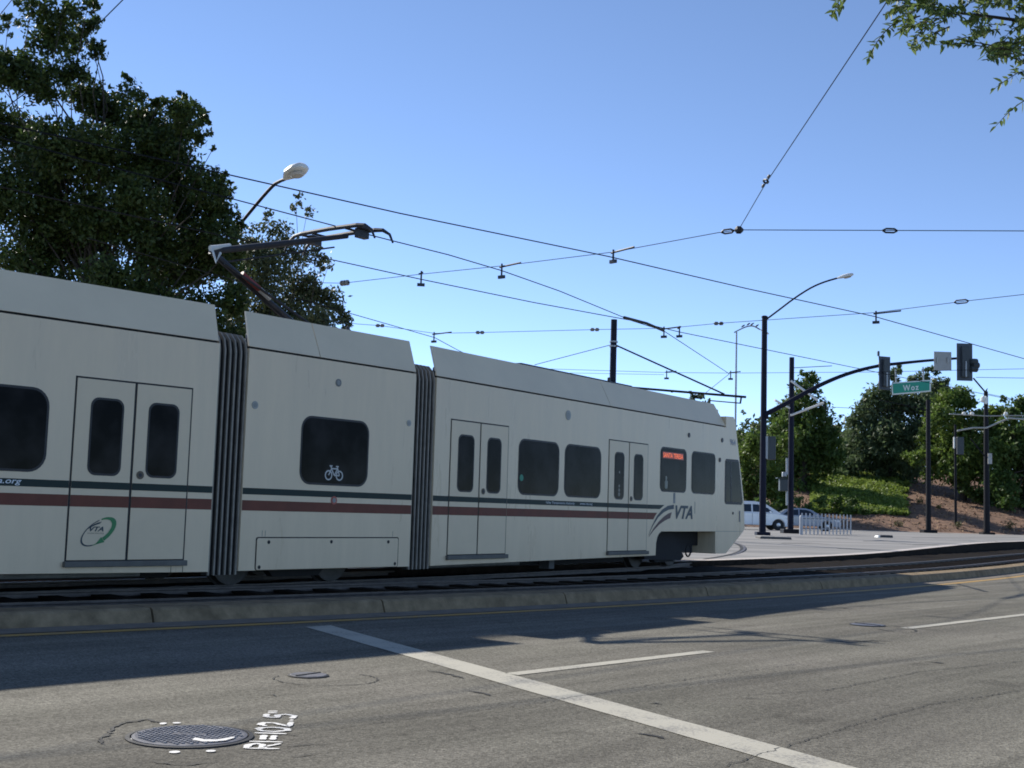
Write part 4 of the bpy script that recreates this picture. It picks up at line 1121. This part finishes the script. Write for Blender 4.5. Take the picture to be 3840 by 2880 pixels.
tr = [aty(3590, 1615, 94), aty(3650, 1604, 94.4), aty(3700, 1604, 94.8), aty(3745, 1584, 94.6), aty(3785, 1568, 94.3), aty(3840, 1572, 94), aty(3900, 1574, 94)]
MB().tube(tr, .07, 6).build('trussed_arm', mat('pale_tube', (.40, .40, .36), .5, metal=.3, var=.2), P7)
MB().tube([aty(3560, 1552, 94), aty(3700, 1560, 94.8), aty(3860, 1558, 94)], .045, 6).build('upper_arm', mat('pale_tube', (.40, .40, .36), .5), P7)
for px in (3615, 3645, 3772): MB().lathe(aty(px, 1551, 94.3), (1, 0, 0), [(.07, -.14), (.13, -.08), (.13, .08), (.07, .14)], 8).build('arm_insulator', LAMPW, P7)
MB().tube([aty(3640, 1645, 94.8), aty(3700, 1720, 95)], .05, 6).build('lower_strut', POLEDK, P7)
box_at(MB(), aty(3712, 1720, 94.7), .3, .1, .8).build('notice_plate', SIGNGREY, P7)
P8, b8, t8 = pole_thing('signal_post', 3584, 1995, 100, 1592, .11, .09, 'thin post carrying a small signal in front of the shaded trees', 'signal post', POLEDK, .38)
box_at(MB(), aty(3600, 1672, 99.8), .55, .3, 1.4).build('signal_head', SIGHOUS, P8, bevel=.04)
box_at(MB(), aty(3578, 1660, 99.7), .12, .1, .9).build('signal_edge', LAMPW, P8)
wire('far_wire', [aty(3560, 1552, 94.2), aty(3300, 1535, 94), aty(3010, 1522, 92)], .02, 'thin wire crossing the far trees under the green street sign', 'wire')
wire('far_wire', [aty(3660, 1415, 80), aty(3850, 1418, 80)], .018, 'faint wire to the right of the dark signal, lower one', 'wire')
wire('far_wire', [aty(3705, 1477, 95), aty(3860, 1508, 95)], .018, 'wire leaving the top of the insulator pole for the right edge', 'wire')

# ================================================================== THINGS ON THE FAR SIDE
FN = thing('white_fence', SD(0, 0), 'row of white pickets standing in front of the blue-grey car', 'fence')
fa = atz(3007, 2004, .38); fb = atz(3190, 2004, .38); FN.location = fa
npk = 14; pk = None
fdir = (fb-fa).normalized(); fang = math.atan2(fdir.y, fdir.x)
for i in range(npk):
    p = fa.lerp(fb, i/(npk-1))
    if pk is None:
        o = MB().box(p+Vector((0, 0, .52)), (fdir, Vector((-fdir.y, fdir.x, 0)), (0, 0, 1)), (.06, .02, .54)).build('picket', FENCEW, FN, bevel=.01); pk = o
    else:
        o = pk.copy(); COL.objects.link(o); o.parent = FN; o.location = p-fa
for z_ in (.28, .80):
    c = (fa+fb)/2+Vector((0, 0, z_)); MB().box(c+Vector((.02, .03, 0)), (fdir, Vector((-fdir.y, fdir.x, 0)), (0, 0, 1)), ((fb-fa).length/2, .015, .03)).build('rail', mat('fence_rail_grey', (.12, .13, .15), .5, var=.2), FN)
BP = thing('bollard', atz(3004, 2005, .38), 'single white post just left of the picket row, beside the navy pole', 'bollard')
q = BP.location; MB().lathe(q, (0, 0, 1), [(.085, -.02), (.085, .86), (.06, .93), (.01, .95)], 14).build('post', FENCEW, BP)
KB = thing('kerb_block', atz(3312, 2022, .30), 'low black block with a white end on the far pavement', 'concrete block')
q = KB.location
MB().abox(q.x-.22, q.x+.38, q.y-.3, q.y+.3, .27, .50).build('dark_body', DARKSTEEL, KB, bevel=.03)
MB().prism([(q.x-.40, q.y-.28, .28), (q.x-.225, q.y-.28, .28), (q.x-.225, q.y-.28, .47), (q.x-.30, q.y-.28, .47)], [(q.x-.40, q.y+.28, .28), (q.x-.225, q.y+.28, .28), (q.x-.225, q.y+.28, .47), (q.x-.30, q.y+.28, .47)]).build('white_end', LAMPW, KB)
DS = thing('concrete_island', atz(2900, 2021, .33), 'flat dark-edged traffic island slab near the foot of the signal mast', 'traffic island')
q = DS.location
MB().abox(q.x-.62, q.x+.62, q.y-.5, q.y+.5, .30, .42).build('slab', mat('island_dark', (.10, .095, .09), .9, var=.2), DS, bevel=.03)
MB().abox(q.x-.58, q.x+.58, q.y-.46, q.y+.46, .421, .435).build('top_screed', mat('island_top', (.34, .32, .29), .9, var=.2), DS)

def car(loc, rz, label, kind, paint):
    # built along +x (front) then turned; kind gives the side profile
    t = thing('parked_car' if kind == 'sedan' else 'parked_minivan', loc, label, 'car' if kind == 'sedan' else 'minivan')
    c_, s_ = math.cos(rz), math.sin(rz)
    def W(x, y, z): return Vector((loc[0]+x*c_-y*s_, loc[1]+x*s_+y*c_, loc[2]+z))
    if kind == 'van':
        Lh = 2.5; hw = .98
        low = [(-2.5, .32), (-2.55, .6), (-2.5, 1.0), (-2.42, 1.08), (1.35, 1.06), (1.9, .98), (2.35, .84), (2.5, .68), (2.55, .45), (2.48, .26), (2.0, .22), (-2.2, .22)]
        glass = [(-2.38, 1.08), (-2.2, 1.60), (-2.0, 1.70), (.3, 1.70), (.85, 1.58), (1.72, 1.02)]
        roof = [(-2.22, 1.60), (-2.02, 1.72), (-1.6, 1.77), (.1, 1.77), (.5, 1.72), (.9, 1.58), (.3, 1.66), (-2.0, 1.66)]
        wh = (-1.55, 1.60); wr = .34
        wins = [[(-2.25, 1.12), (-2.12, 1.52), (-1.2, 1.56), (-1.2, 1.12)], [(-1.1, 1.12), (-1.1, 1.56), (-.1, 1.58), (-.1, 1.12)], [(.0, 1.12), (.0, 1.58), (.35, 1.57), (.95, 1.36), (1.25, 1.12)]]
        screen = ((.82, 1.62), (1.74, 1.05)); inset = .16
        pil = [[(.30, 1.70), (.85, 1.60), (1.78, 1.03), (1.62, 1.02), (.80, 1.50), (.3, 1.60)]]
    else:
        Lh = 2.35; hw = .90
        low = [(-2.3, .34), (-2.36, .62), (-2.25, .92), (-1.6, .98), (1.0, .94), (1.7, .86), (2.2, .74), (2.38, .6), (2.40, .40), (2.3, .25), (-2.1, .23)]
        glass = [(-1.75, .96), (-1.1, 1.36), (-.5, 1.43), (.2, 1.40), (.5, 1.32), (1.12, .92)]
        roof = [(-1.1, 1.36), (-.5, 1.46), (.1, 1.45), (.45, 1.36), (.1, 1.38), (-.5, 1.40)]
        wh = (-1.4, 1.48); wr = .32
        wins = [[(-1.35, 1.0), (-.98, 1.30), (-.35, 1.36), (-.35, 1.0)], [(-.27, 1.0), (-.27, 1.36), (.18, 1.34), (.45, 1.24), (.78, 1.0)]]
        screen = ((.48, 1.34), (1.13, .94)); inset = .15
        pil = [[(.05, 1.44), (.5, 1.36), (1.18, .93), (1.06, .92), (.46, 1.28), (.05, 1.36)]]
    def sh(poly, y0, y1, name, m_, bev=0., smooth=False):
        return MB().prism([W(x, y0, z) for x, z in poly], [W(x, y1, z) for x, z in poly]).build(name, m_, t, bevel=bev, smooth=smooth)
    # wheel arches cut as octagon notches in the lower outline
    arch = []
    for p in low: arch.append(p)
    body = []
    base_z = min(z for _, z in low)
    for p in low:
        body.append(p)
    # insert notches along the bottom edge, which runs from front to back
    out = []
    for i, p in enumerate(body):
        out.append(p)
        nx = body[(i+1) % len(body)]
        if p[1] < .3 and nx[1] < .3 and p[0] > nx[0]:
            for wx in sorted(wh, reverse=True):
                if nx[0] < wx < p[0]:
                    for a_ in (0, 30, 60, 90, 120, 150, 180):
                        out.append((wx+(wr+.06)*math.cos(math.radians(a_)), max(p[1], .30+(wr+.06)*math.sin(math.radians(a_)))))
    sh(out, -hw, hw, 'body', paint, .05)
    def taper(poly, name, m_, extra=0.):
        zt = max(z for _, z in glass); zb = min(z for _, z in glass)
        def yy(z): return hw-.03-inset*(z-zb)/(zt-zb)+extra
        return MB().prism([W(x, -yy(z), z) for x, z in poly], [W(x, yy(z), z) for x, z in poly]).build(name, m_, t)
    taper(glass, 'cabin', paint, -.01)
    for w in wins: taper(w, 'side_window', CARGLASS, .004)
    taper(roof, 'roof', paint, .006)
    for p in pil: taper(p, 'windscreen_pillar', paint, .012)
    (x0, z0), (x1, z1) = screen
    MB().add([W(x0+.03, -(hw-.26), z0+.02), W(x0+.03, hw-.26, z0+.02), W(x1+.03, hw-.16, z1+.03), W(x1+.03, -(hw-.16), z1+.03)], [[0, 1, 2, 3]]).build('windscreen', CARGLASS, t)
    for wx in wh:
        for y in (-1, 1):
            ax = (W(0, 1, 0)-W(0, 0, 0))*y
            w = MB().lathe(W(wx, y*(hw-.20), wr), ax, [(wr*.92, 0), (wr, .03), (wr, .17), (wr*.9, .2), (wr*.7, .2)], 22).build('wheel', TYRE, t, smooth=True)
            MB().lathe(W(wx, y*(hw-.02), wr), ax, [(wr*.68, -.05), (wr*.66, .015), (wr*.55, .01), (wr*.2, .03), (.03, .035)], 14).build('rim', RIM, w)
    for y in (-1, 1):
        MB().prism([W(x, y*(hw-.32), z) for x, z in ((low[7][0]-.12, .62), (low[8][0]-.04, .62), (low[7][0]-.02, .76), (low[7][0]-.3, .80))], [W(x, y*(hw+.006), z) for x, z in ((low[7][0]-.32, .62), (low[8][0]-.12, .62), (low[7][0]-.12, .76), (low[7][0]-.5, .80))]).build('headlight', HEADL, t)
        MB().box(W(1.05 if kind == 'van' else .75, y*(hw+.09), 1.12 if kind == 'van' else 1.0), (W(1, 0, 0)-W(0, 0, 0), W(0, 1, 0)-W(0, 0, 0), (0, 0, 1)), (.06, .10, .07)).build('door_mirror', paint, t, bevel=.02)
    for x in ((-1.1, -.05) if kind == 'van' else (-.3,)):
        MB().box(W(x, -(hw+.004), .68), (W(1, 0, 0)-W(0, 0, 0), W(0, 1, 0)-W(0, 0, 0), (0, 0, 1)), (.006, .006, .36)).build('door_gap', BLACKGAP, t)
        MB().box(W(x-.2, -(hw+.015), .92), (W(1, 0, 0)-W(0, 0, 0), W(0, 1, 0)-W(0, 0, 0), (0, 0, 1)), (.09, .015, .018)).build('door_handle', paint, t)
    return t
car((15.15, 79.3, .375), .05, 'white minivan parked behind the train nose and the navy poles', 'van', CARWHITE)
car((19.4, 83.3, .375), -.10, 'blue-grey sedan parked behind the row of white pickets', 'sedan', CARBLUE)

# ================================================================== HILLSIDE AND VEGETATION
def hill_z(x, y):
    t = max(0., y-96.5-.03*(x-30))
    z = .375+.205*t if t < 26 else .375+.205*26+.05*(t-26)
    w = min(1., max(0., (x-8)/8))
    return .375+(z-.375)*w+(.10*math.sin(x*.9)*math.sin(y*.7) if t > 1 else 0)*w
xs = frange(-30, 120, 1.5); ys = frange(96, 175, 1.5)
vs = [(x, y, hill_z(x, y) if y > 96.2 else .2) for x in xs for y in ys]; n = len(ys)
hill = struct(MB().add(vs, [[i*n+k, i*n+k+1, (i+1)*n+k+1, (i+1)*n+k] for i in range(len(xs)-1) for k in range(n-1)]).build('hillside', MULCH, smooth=True))
MB().strip([Vector((x, 95.6+.03*(x-30), .385)) for x in xs], [Vector((x, 96.6+.03*(x-30), .395)) for x in xs]).build('far_kerb', mat('pale_concrete', (.46, .41, .37), .9), hill)

rng = np.random.default_rng(11)
def leaf_cloud(name, C, size, material, parent, width=.5, up=.35, kind=None, fold=False):
    # C: (N,3) leaf centres; one pointed leaf face each, random attitude with a bias to facing upward
    N = len(C)
    o0 = np.array(root_loc(parent)) if parent is not None else np.zeros(3)
    d = rng.normal(size=(N, 3)); d[:, 2] -= .25; d /= np.linalg.norm(d, axis=1)[:, None]
    nn = rng.normal(size=(N, 3)); nn[:, 2] += up*2; 
    w = np.cross(d, nn); w /= np.linalg.norm(w, axis=1)[:, None]+1e-9
    sz = size*rng.uniform(.6, 1.25, size=(N, 1))
    V = np.empty((N, 4, 3)); C = C-o0
    V[:, 0] = C-d*sz*.5; V[:, 1] = C+w*sz*width*.5+d*sz*.05; V[:, 2] = C+d*sz*.5; V[:, 3] = C-w*sz*width*.5+d*sz*.05
    me = bpy.data.meshes.new(name)
    me.vertices.add(N*4); me.loops.add(N*4); me.polygons.add(N)
    me.vertices.foreach_set('co', V.astype(np.float32).ravel())
    me.loops.foreach_set('vertex_index', np.arange(N*4, dtype=np.int32))
    me.polygons.foreach_set('loop_start', np.arange(0, N*4, 4, dtype=np.int32))
    me.polygons.foreach_set('loop_total', np.full(N, 4, dtype=np.int32))
    me.materials.append(material); me.update(); me.validate()
    o = bpy.data.objects.new(name, me); COL.objects.link(o)
    if parent is not None: o.parent = parent
    return o
def clump_points(c, r, n, twig=.22, flat=.9):
    c = np.array(c); m_ = max(5, int(n/22))
    u = rng.normal(size=(m_, 3)); u /= np.linalg.norm(u, axis=1)[:, None]
    rad = rng.uniform(0, 1, size=(m_, 1))**(.45)
    tw = u*rad*r; tw[:, 2] *= flat
    idx = rng.integers(0, m_, n)
    return c+tw[idx]+rng.normal(size=(n, 3))*r*twig*np.array([1, 1, .8])
def limb(mb, a, b, r0, r1, seed, k=5):
    r = random.Random(seed); a = Vector(a); b = Vector(b); L = (b-a).length
    P = []
    for i in range(k+1):
        t = i/k; p = a.lerp(b, t)
        if 0 < i < k: p += Vector((r.uniform(-1, 1), r.uniform(-1, 1), r.uniform(-.4, .8)))*L*.06
        P.append(p)
    mb.tube(P, [r0+(r1-r0)*i/k for i in range(k+1)], 7)
def tree(name, label, Y, clumps, size, material, ground, trunk_px, trunk_r, dens, dyr, group=None, fork=.45, extra=1., twig=.22, width=.5, cat='tree'):
    K = Y/FPX
    tx = aty(trunk_px, 1900, Y).x
    root = thing(name, (tx, Y, ground), label, cat, group)
    pts = []; tr_ = MB()
    r = random.Random(int(Y*10)+trunk_px)
    cs = []
    for q in clumps:
        px, py, rp = q[:3]; dm = q[3] if len(q) > 3 else 1.
        dy = r.uniform(-1, 1)*dyr
        c = aty(px, py, Y+dy); cs.append((c, rp*K, dm))
        n_ = int(11.5*dens*dm*(rp*K)**2/(size*size*width))
        pts.append(clump_points(c, rp*K*.86, max(20, n_), twig))
    ztop = max(c.z for c, _, _ in cs); zf = ground+(ztop-ground)*fork
    top = Vector((tx, Y, zf))
    tr_.tube([(tx, Y, ground-.2), (tx+trunk_r*.3, Y, ground+(zf-ground)*.5), top], [trunk_r*1.25, trunk_r, trunk_r*.8], 10)
    for i, (c, rr, dm) in enumerate(cs):
        if c.z < zf-.5 and i % 2: continue
        limb(tr_, top-Vector((0, 0, r.uniform(0, .25)*(zf-ground))), c, trunk_r*r.uniform(.13, .26), trunk_r*.03, i)
    tr_.build('trunk', BARK, root, smooth=True)
    leaf_cloud('crown', np.concatenate(pts), size, material, root, width)
    return root

# big dark tree on the left, behind the train
big = [(60, 520, 140), (220, 560, 150), (340, 370, 105), (430, 440, 120), (555, 465, 105), (690, 430, 80), (745, 500, 50), (620, 620, 150), (450, 650, 140, .7), (250, 740, 150, .75), (80, 760, 150), (770, 700, 95), (838, 715, 58), (700, 820, 130), (520, 860, 140, .7), (300, 930, 165), (100, 980, 170), (800, 880, 100), (850, 1000, 95), (650, 1020, 150), (420, 1080, 160), (880, 1130, 80), (770, 1160, 100), (-80, 700, 160), (-80, 450, 140), (560, 1180, 140), (200, 1150, 150), (700, 1300, 160), (450, 1350, 170), (860, 1280, 100),
       (560, 560, 130), (350, 560, 140), (150, 640, 140), (500, 760, 140), (350, 820, 140), (180, 870, 150), (660, 720, 120), (600, 930, 130), (740, 960, 110), (820, 800, 80), (690, 470, 70), (630, 520, 80), (760, 440, 44), (880, 850, 50), (870, 930, 60),
       (180, 140, 110, .95), (60, 260, 100, 1.), (235, 50, 80, .8), (330, 100, 62, .8), (350, 190, 56, .8), (30, 100, 55, .6), (150, 310, 110, 1.), (265, 270, 75, .9), (120, 20, 70, .6), (-60, 250, 110, .9), (280, 160, 70, .8), (330, 20, 50, .6), (600, 380, 45, .6), (500, 350, 60, .6), (800, 555, 16, .8), (845, 655, 38, .6), (380, 165, 22, .6), (700, 355, 34, .6), (470, 300, 36, .6)]
tree('broadleaf_tree', 'tall dark broadleaf tree filling the upper left behind the train', 34, big, .15, LEAF_OAK, .2, 380, .24, 2.9, 1.6, fork=.38, twig=.17)
olive = [(955, 905, 75, .8), (1035, 880, 65, .5), (1110, 762, 42, .35), (1152, 795, 34, .4), (1080, 960, 100, .8), (980, 1030, 120), (1180, 960, 55, .5), (1230, 1000, 42, .5), (1120, 1090, 105), (1000, 1150, 120), (1215, 1130, 80), (1268, 1180, 52), (1100, 1220, 120), (1296, 1222, 32), (905, 1200, 90), (1200, 1220, 85), (930, 960, 70), (1000, 1280, 130), (1170, 1300, 100), (1010, 820, 40, .35), (1165, 1060, 55, .6)]
tree('olive_tree', 'grey-green thinner tree beside the dark tree, behind the pantograph', 38.5, olive, .15, LEAF_GREY, .2, 1080, .18, 2.2, 1.3, fork=.4)

# trees on the hillside at the right
def hz(px, Y): return hill_z(aty(px, 1900, Y).x, Y)
GR = 'trees on the hillside'
tree('hillside_tree', 'tall pointed tree rising behind the two navy poles', 113, [(3012, 1470, 56), (3040, 1425, 38), (2985, 1545, 74), (3062, 1545, 64), (3022, 1640, 96), (3105, 1640, 62), (3140, 1720, 46), (2920, 1560, 40, .7), (2940, 1615, 62), (2958, 1720, 86), (3080, 1730, 74), (3000, 1820, 95), (3105, 1700, 45), (2900, 1640, 40, .7), (3130, 1660, 26), (3015, 1400, 16, .7)], .42, LEAF_R3, hz(3010, 113), 3010, .28, 3.6, 2.0, GR)
tree('hillside_tree', 'bright green bush-like tree just right of the train nose', 104, [(2815, 1665, 62), (2875, 1690, 72), (2800, 1780, 66), (2890, 1800, 82), (2830, 1860, 60), (2930, 1860, 60), (2960, 1660, 48), (2770, 1720, 40), (2770, 1840, 50), (3000, 1620, 36, .8)], .36, LEAF_R1, .5, 2840, .16, 3.4, 1.6, GR, fork=.3)
tree('hillside_tree', 'thin sparse tree against the sky just above the train nose', 118, [(2798, 1585, 26, .5), (2830, 1600, 28, .6), (2850, 1570, 20, .4), (2770, 1615, 24, .6), (2790, 1545, 12, .4), (2905, 1575, 26, .45), (2920, 1540, 22, .4)], .34, LEAF_R2, .6, 2815, .10, 1.6, 1.0, GR)
tree('hillside_tree', 'broad blue-green tree behind the green street sign', 119, [(3185, 1660, 50), (3180, 1740, 46), (3500, 1490, 60), (3480, 1590, 60), (3150, 1790, 40), (3350, 1408, 36, .8), (3445, 1425, 46, .8), (3300, 1480, 56), (3262, 1545, 66), (3205, 1585, 40), (3360, 1520, 86), (3455, 1520, 76), (3240, 1640, 76), (3330, 1650, 96), (3420, 1640, 86), (3218, 1735, 56), (3300, 1750, 72), (3400, 1750, 72), (3372, 1375, 22, .6), (3490, 1395, 32, .7), (3525, 1440, 38, .8), (3320, 1390, 18, .5), (3240, 1500, 26, .7)], .46, LEAF_R2, hz(3340, 119), 3340, .34, 3.4, 2.4, GR, width=.42)
tree('hillside_tree', 'lush mid-green tree between the two far dark poles', 111, [(3490, 1640, 60), (3720, 1620, 56), (3730, 1545, 44), (3580, 1760, 70), (3500, 1780, 44), (3560, 1495, 58), (3620, 1505, 56), (3520, 1565, 66), (3600, 1600, 88), (3680, 1575, 46), (3540, 1680, 76), (3640, 1700, 86), (3480, 1715, 46), (3705, 1690, 56), (3425, 1725, 42), (3600, 1810, 44), (3680, 1780, 54), (3590, 1465, 24, .7), (3660, 1850, 36)], .42, LEAF_R1, hz(3610, 111), 3610, .30, 3.4, 2.0, GR)
tree('hillside_tree', 'dense dark green tree at the right edge of the picture', 107, [(3832, 1520, 46), (3782, 1565, 42), (3742, 1610, 38), (3820, 1640, 88), (3762, 1700, 76), (3850, 1760, 98), (3742, 1800, 66), (3850, 1880, 78), (3782, 1870, 56), (3900, 1560, 80), (3930, 1700, 120), (3760, 1500, 16, .6)], .42, LEAF_R3, hz(3850, 107), 3850, .30, 3.8, 2.0, GR)
tree('small_tree', 'small tuft of tree top peeking over the train front roof', 100, [(2600, 1480, 22, .8), (2626, 1492, 22), (2652, 1506, 12), (2610, 1510, 30), (2590, 1560, 40)], .30, LEAF_GREY, .4, 2612, .14, 2.0, .8)
tree('understory_shrub', 'dark shrub mass in the shade behind the parked cars', 101, [(2850, 1905, 40), (2930, 1900, 42), (3010, 1895, 40), (3080, 1880, 34), (2790, 1920, 36)], .34, LEAF_R3, .45, 2940, .12, 2.2, 1.0, fork=.2, cat='shrub')

tree('understory_shrub', 'shaded shrub bank at the foot of the slope behind the pickets', 103, [(3110, 1925, 34), (3170, 1918, 36), (3230, 1925, 32), (3285, 1930, 26), (3130, 1880, 30), (3200, 1885, 28)], .32, LEAF_R3, hz(3190, 103), 3190, .1, 3.2, .8, fork=.2, cat='shrub')
tree('understory_shrub', 'dark bushes under the trees right of the insulator pole', 109, [(3700, 1920, 34), (3745, 1945, 30), (3830, 1950, 34), (3730, 1880, 50), (3790, 1900, 46), (3850, 1905, 50), (3680, 1850, 40), (3620, 1830, 34), (3760, 1830, 50)], .38, LEAF_R3, hz(3760, 109), 3760, .12, 3.2, 1.0, fork=.2, cat='shrub')
# woodland closing the background
C_ = []
for px in range(2200, 3960, 26):
    for k in range(3):
        c = aty(px+rng.uniform(-20, 20), rng.uniform(1620, 1880), 138+rng.uniform(-4, 6))
        C_.append(clump_points(c, 2.2, 190, .3))
stuff(leaf_cloud('woodland', np.concatenate(C_), .62, LEAF_OAK, None))
# ivy on the slope
C_ = []
for i in range(19000):
    px = rng.uniform(3040, 3450); Y = rng.uniform(102.5, 122)
    x = aty(px, 1850, Y).x
    # ragged right-hand edge of the planting
    if px > 3395-(Y-106)*1.4+14*math.sin(Y*1.9)+rng.uniform(-8, 8)+max(0, (Y-112))*4: continue
    C_.append((x, Y, hill_z(x, Y)+rng.uniform(.02, .36)))
stuff(leaf_cloud('ivy', np.array(C_), .40, IVY, None, .75, .9))
# bark chips and dry litter on the slope
C_ = []
for i in range(5200):
    x = rng.uniform(24, 56); y = rng.uniform(97.2, 120)
    C_.append((x, y, hill_z(x, y)+.03))
stuff(leaf_cloud('bark_litter', np.array(C_), .30, mat('bark_chip', (.30, .19, .11), .95, var=.5, vscale=1.2), None, .4, 1.6))
for i, (px, py, Y, r_, lab) in enumerate([(3373, 1968, 98.5, .32, 'low dry shrub left of the square-based pole'), (3592, 1975, 98.2, .36, 'low green shrub midway between the far poles on the mulch'), (3788, 1972, 98.8, .42, 'round green shrub on the mulch near the right edge'), (3445, 1862, 108, .34, 'small pale shrub up the brown slope left of the square-based pole'), (3522, 1880, 106.5, .3, 'tiny shrub on the sunny brown slope right of the square-based pole')]):
    x = aty(px, py, Y).x; z = hill_z(x, Y)
    t = thing('shrub', (x, Y, z), lab, 'shrub')
    mb = MB()
    for q in range(6): limb(mb, (x, Y, z-.05), (x+rng.uniform(-1, 1)*r_*.7, Y+rng.uniform(-1, 1)*r_*.7, z+r_*.8), .02, .008, q, 3)
    mb.build('stems', BARK, t)
    leaf_cloud('foliage', clump_points((x, Y, z+r_*.6), r_, 160, .3), .16, SHRUBM, t)

# ================================================================== NEAR STREET TREE WITH THE OVERHANGING BRANCH
NT = thing('street_tree', (6.4, 6.2, 0), 'leafy branch of a street tree hanging into the top right corner', 'tree')
tw = MB(); leaves_v = []; leaves_f = []
R_ = random.Random(21)
def near(px, py, Y): return aty(px, py, Y)
def add_leaf(p, d, L, w, nrm):
    d = d.normalized(); s_ = d.cross(nrm).normalized(); b_ = len(leaves_v)
    cup = nrm.normalized()*L*.07
    for f_, ww in ((0, 0), (.3, 1), (.65, .8), (1, 0)):
        if ww == 0: leaves_v.append(p+d*(L*f_))
        else:
            leaves_v.append(p+d*(L*f_)+s_*(w*ww)+cup); leaves_v.append(p+d*(L*f_)-cup*.3); leaves_v.append(p+d*(L*f_)-s_*(w*ww)+cup)
    # 0 base, 1 2 3 first row, 4 5 6 second row, 7 tip
    for f in ([0, 2, 1], [0, 3, 2], [1, 2, 5, 4], [2, 3, 6, 5], [4, 5, 7], [5, 6, 7]):
        leaves_f.append([b_+i for i in f])
def twig(pl, Y0, Y1, r=.0045, step=.028, L=.055):
    P = [near(px, py, Y0+(Y1-Y0)*i/(len(pl)-1)) for i, (px, py) in enumerate(pl)]
    P = dens(P, 4); tw.tube(P, [r*(1-.75*i/(len(P)-1)) for i in range(len(P))], 5)
    acc = 0; side = 1
    for i in range(len(P)-1):
        seg = P[i+1]-P[i]; acc += seg.length
        while acc > step:
            acc -= step; side = -side
            q = P[i].lerp(P[i+1], R_.random())
            dirv = seg.normalized()*.7+Vector((R_.uniform(-.6, .6), R_.uniform(-.9, .9), R_.uniform(-.9, .25)))*.9+seg.normalized().cross(Vector((0, 1, 0)))*side*.7
            add_leaf(q, dirv, L*R_.uniform(.7, 1.25), L*R_.uniform(.17, .26), Vector((R_.uniform(-.7, .7), R_.uniform(-1, .3), R_.uniform(.3, 1))))
    add_leaf(P[-1], P[-1]-P[-2], L, L*.22, Vector((0, -.5, 1)))
mainb = [(4500, 250), (4150, 140), (3900, 90), (3700, 60), (3520, 40), (3380, 10)]
for pl, y0, y1, r in ((mainb, 7.3, 7.6, .018), ([(4200, 150), (3960, 230), (3760, 180), (3620, 150)], 7.2, 7.0, .010), ([(4200, 160), (4000, 300), (3900, 340)], 7.2, 7.2, .010)):
    twig(pl, y0, y1, r, .05)
for pl in ([(3450, 60), (3360, 85), (3310, 130), (3275, 180), (3258, 220)], [(3520, 70), (3460, 110), (3430, 150), (3415, 180)], [(3560, 100), (3480, 140), (3440, 185)], [(3900, 270), (3740, 190), (3620, 165), (3520, 168)], [(3960, 300), (3830, 225), (3740, 205), (3710, 225)], [(3980, 330), (3850, 270), (3790, 290), (3732, 330)], [(4000, 340), (3860, 370), (3790, 415), (3735, 472)], [(3180, -70), (3150, -10), (3138, 25), (3118, 55)], [(3190, -60), (3165, 0), (3150, 30)], [(3400, 0), (3340, 0), (3300, -20)], [(3960, 260), (3870, 300), (3800, 255)]):
    twig(pl, R_.uniform(6.9, 7.7), R_.uniform(6.9, 7.7), .005, .022)
def ymax(x):
    K_ = [(3300, 40), (3340, 95), (3420, 150), (3500, 165), (3640, 175), (3700, 215), (3780, 235), (3840, 255), (3960, 300)]
    for (a, u), (b, v) in zip(K_[:-1], K_[1:]):
        if a <= x <= b: return u+(v-u)*(x-a)/(b-a)
    return 300
cnt = 0
while cnt < 105:
    x = R_.uniform(3350, 3960); y = R_.uniform(-90, 210)
    lx = x-R_.uniform(30, 110); ly = y+R_.uniform(-10, 60)
    if lx < 3310 or ly > ymax(lx) or y > ymax(x)-20: continue
    # leave some gaps of sky
    if 3640 < lx < 3760 and 20 < ly < 75: continue
    if 3560 < lx < 3640 and 95 < ly < 150 : continue
    cnt += 1
    twig([(x, y), ((x+lx)/2, (y+ly)/2-8), (lx, ly)], R_.uniform(6.7, 7.9), R_.uniform(6.7, 7.9), .004, .026)
ends = []
for q in range(22):
    e_ = Vector((6.5+R_.gauss(0, 1.3), 6.1+R_.gauss(0, 1.4), 5.2+R_.gauss(0, .8)))
    if e_.x/e_.y < .62: continue
    ends.append(e_)
for e_ in ends:
    for k in range(9):
        c = e_+Vector((R_.gauss(0, .35), R_.gauss(0, .35), R_.gauss(0, .25)))
        if c.x/c.y < .56: continue
        limb(tw, e_, c, .012, .004, k, 3)
        for j in range(26):
            p = c+Vector((R_.gauss(0, .14), R_.gauss(0, .14), R_.gauss(0, .12)))
            add_leaf(p, Vector((R_.gauss(0, 1), R_.gauss(0, 1), R_.gauss(-.3, .6))), .07, .018, Vector((R_.gauss(0, .6), R_.gauss(0, .6), 1)))
tw.tube([(6.4, 6.2, -.1), (6.35, 6.25, 1.6), (6.2, 6.4, 3.0)], [.19, .15, .12], 12)
end = near(*mainb[0], 7.3)
limb(tw, (6.2, 6.4, 2.9), end, .09, .018, 3)
for q, e_ in enumerate(ends): limb(tw, (6.2, 6.4, 2.6+.02*q), e_, .06, .012, 40+q)
tw.build('trunk', BARK, NT, smooth=True)
lm = MB(); lm.v = [tuple(v) for v in leaves_v]; lm.f = leaves_f
o0 = root_loc(NT)
me = bpy.data.meshes.new('crown'); me.from_pydata([(v.x-o0.x, v.y-o0.y, v.z-o0.z) for v in leaves_v], [], leaves_f); me.materials.append(LEAF_NEAR)
co = bpy.data.objects.new('crown', me); COL.objects.link(co); co.parent = NT
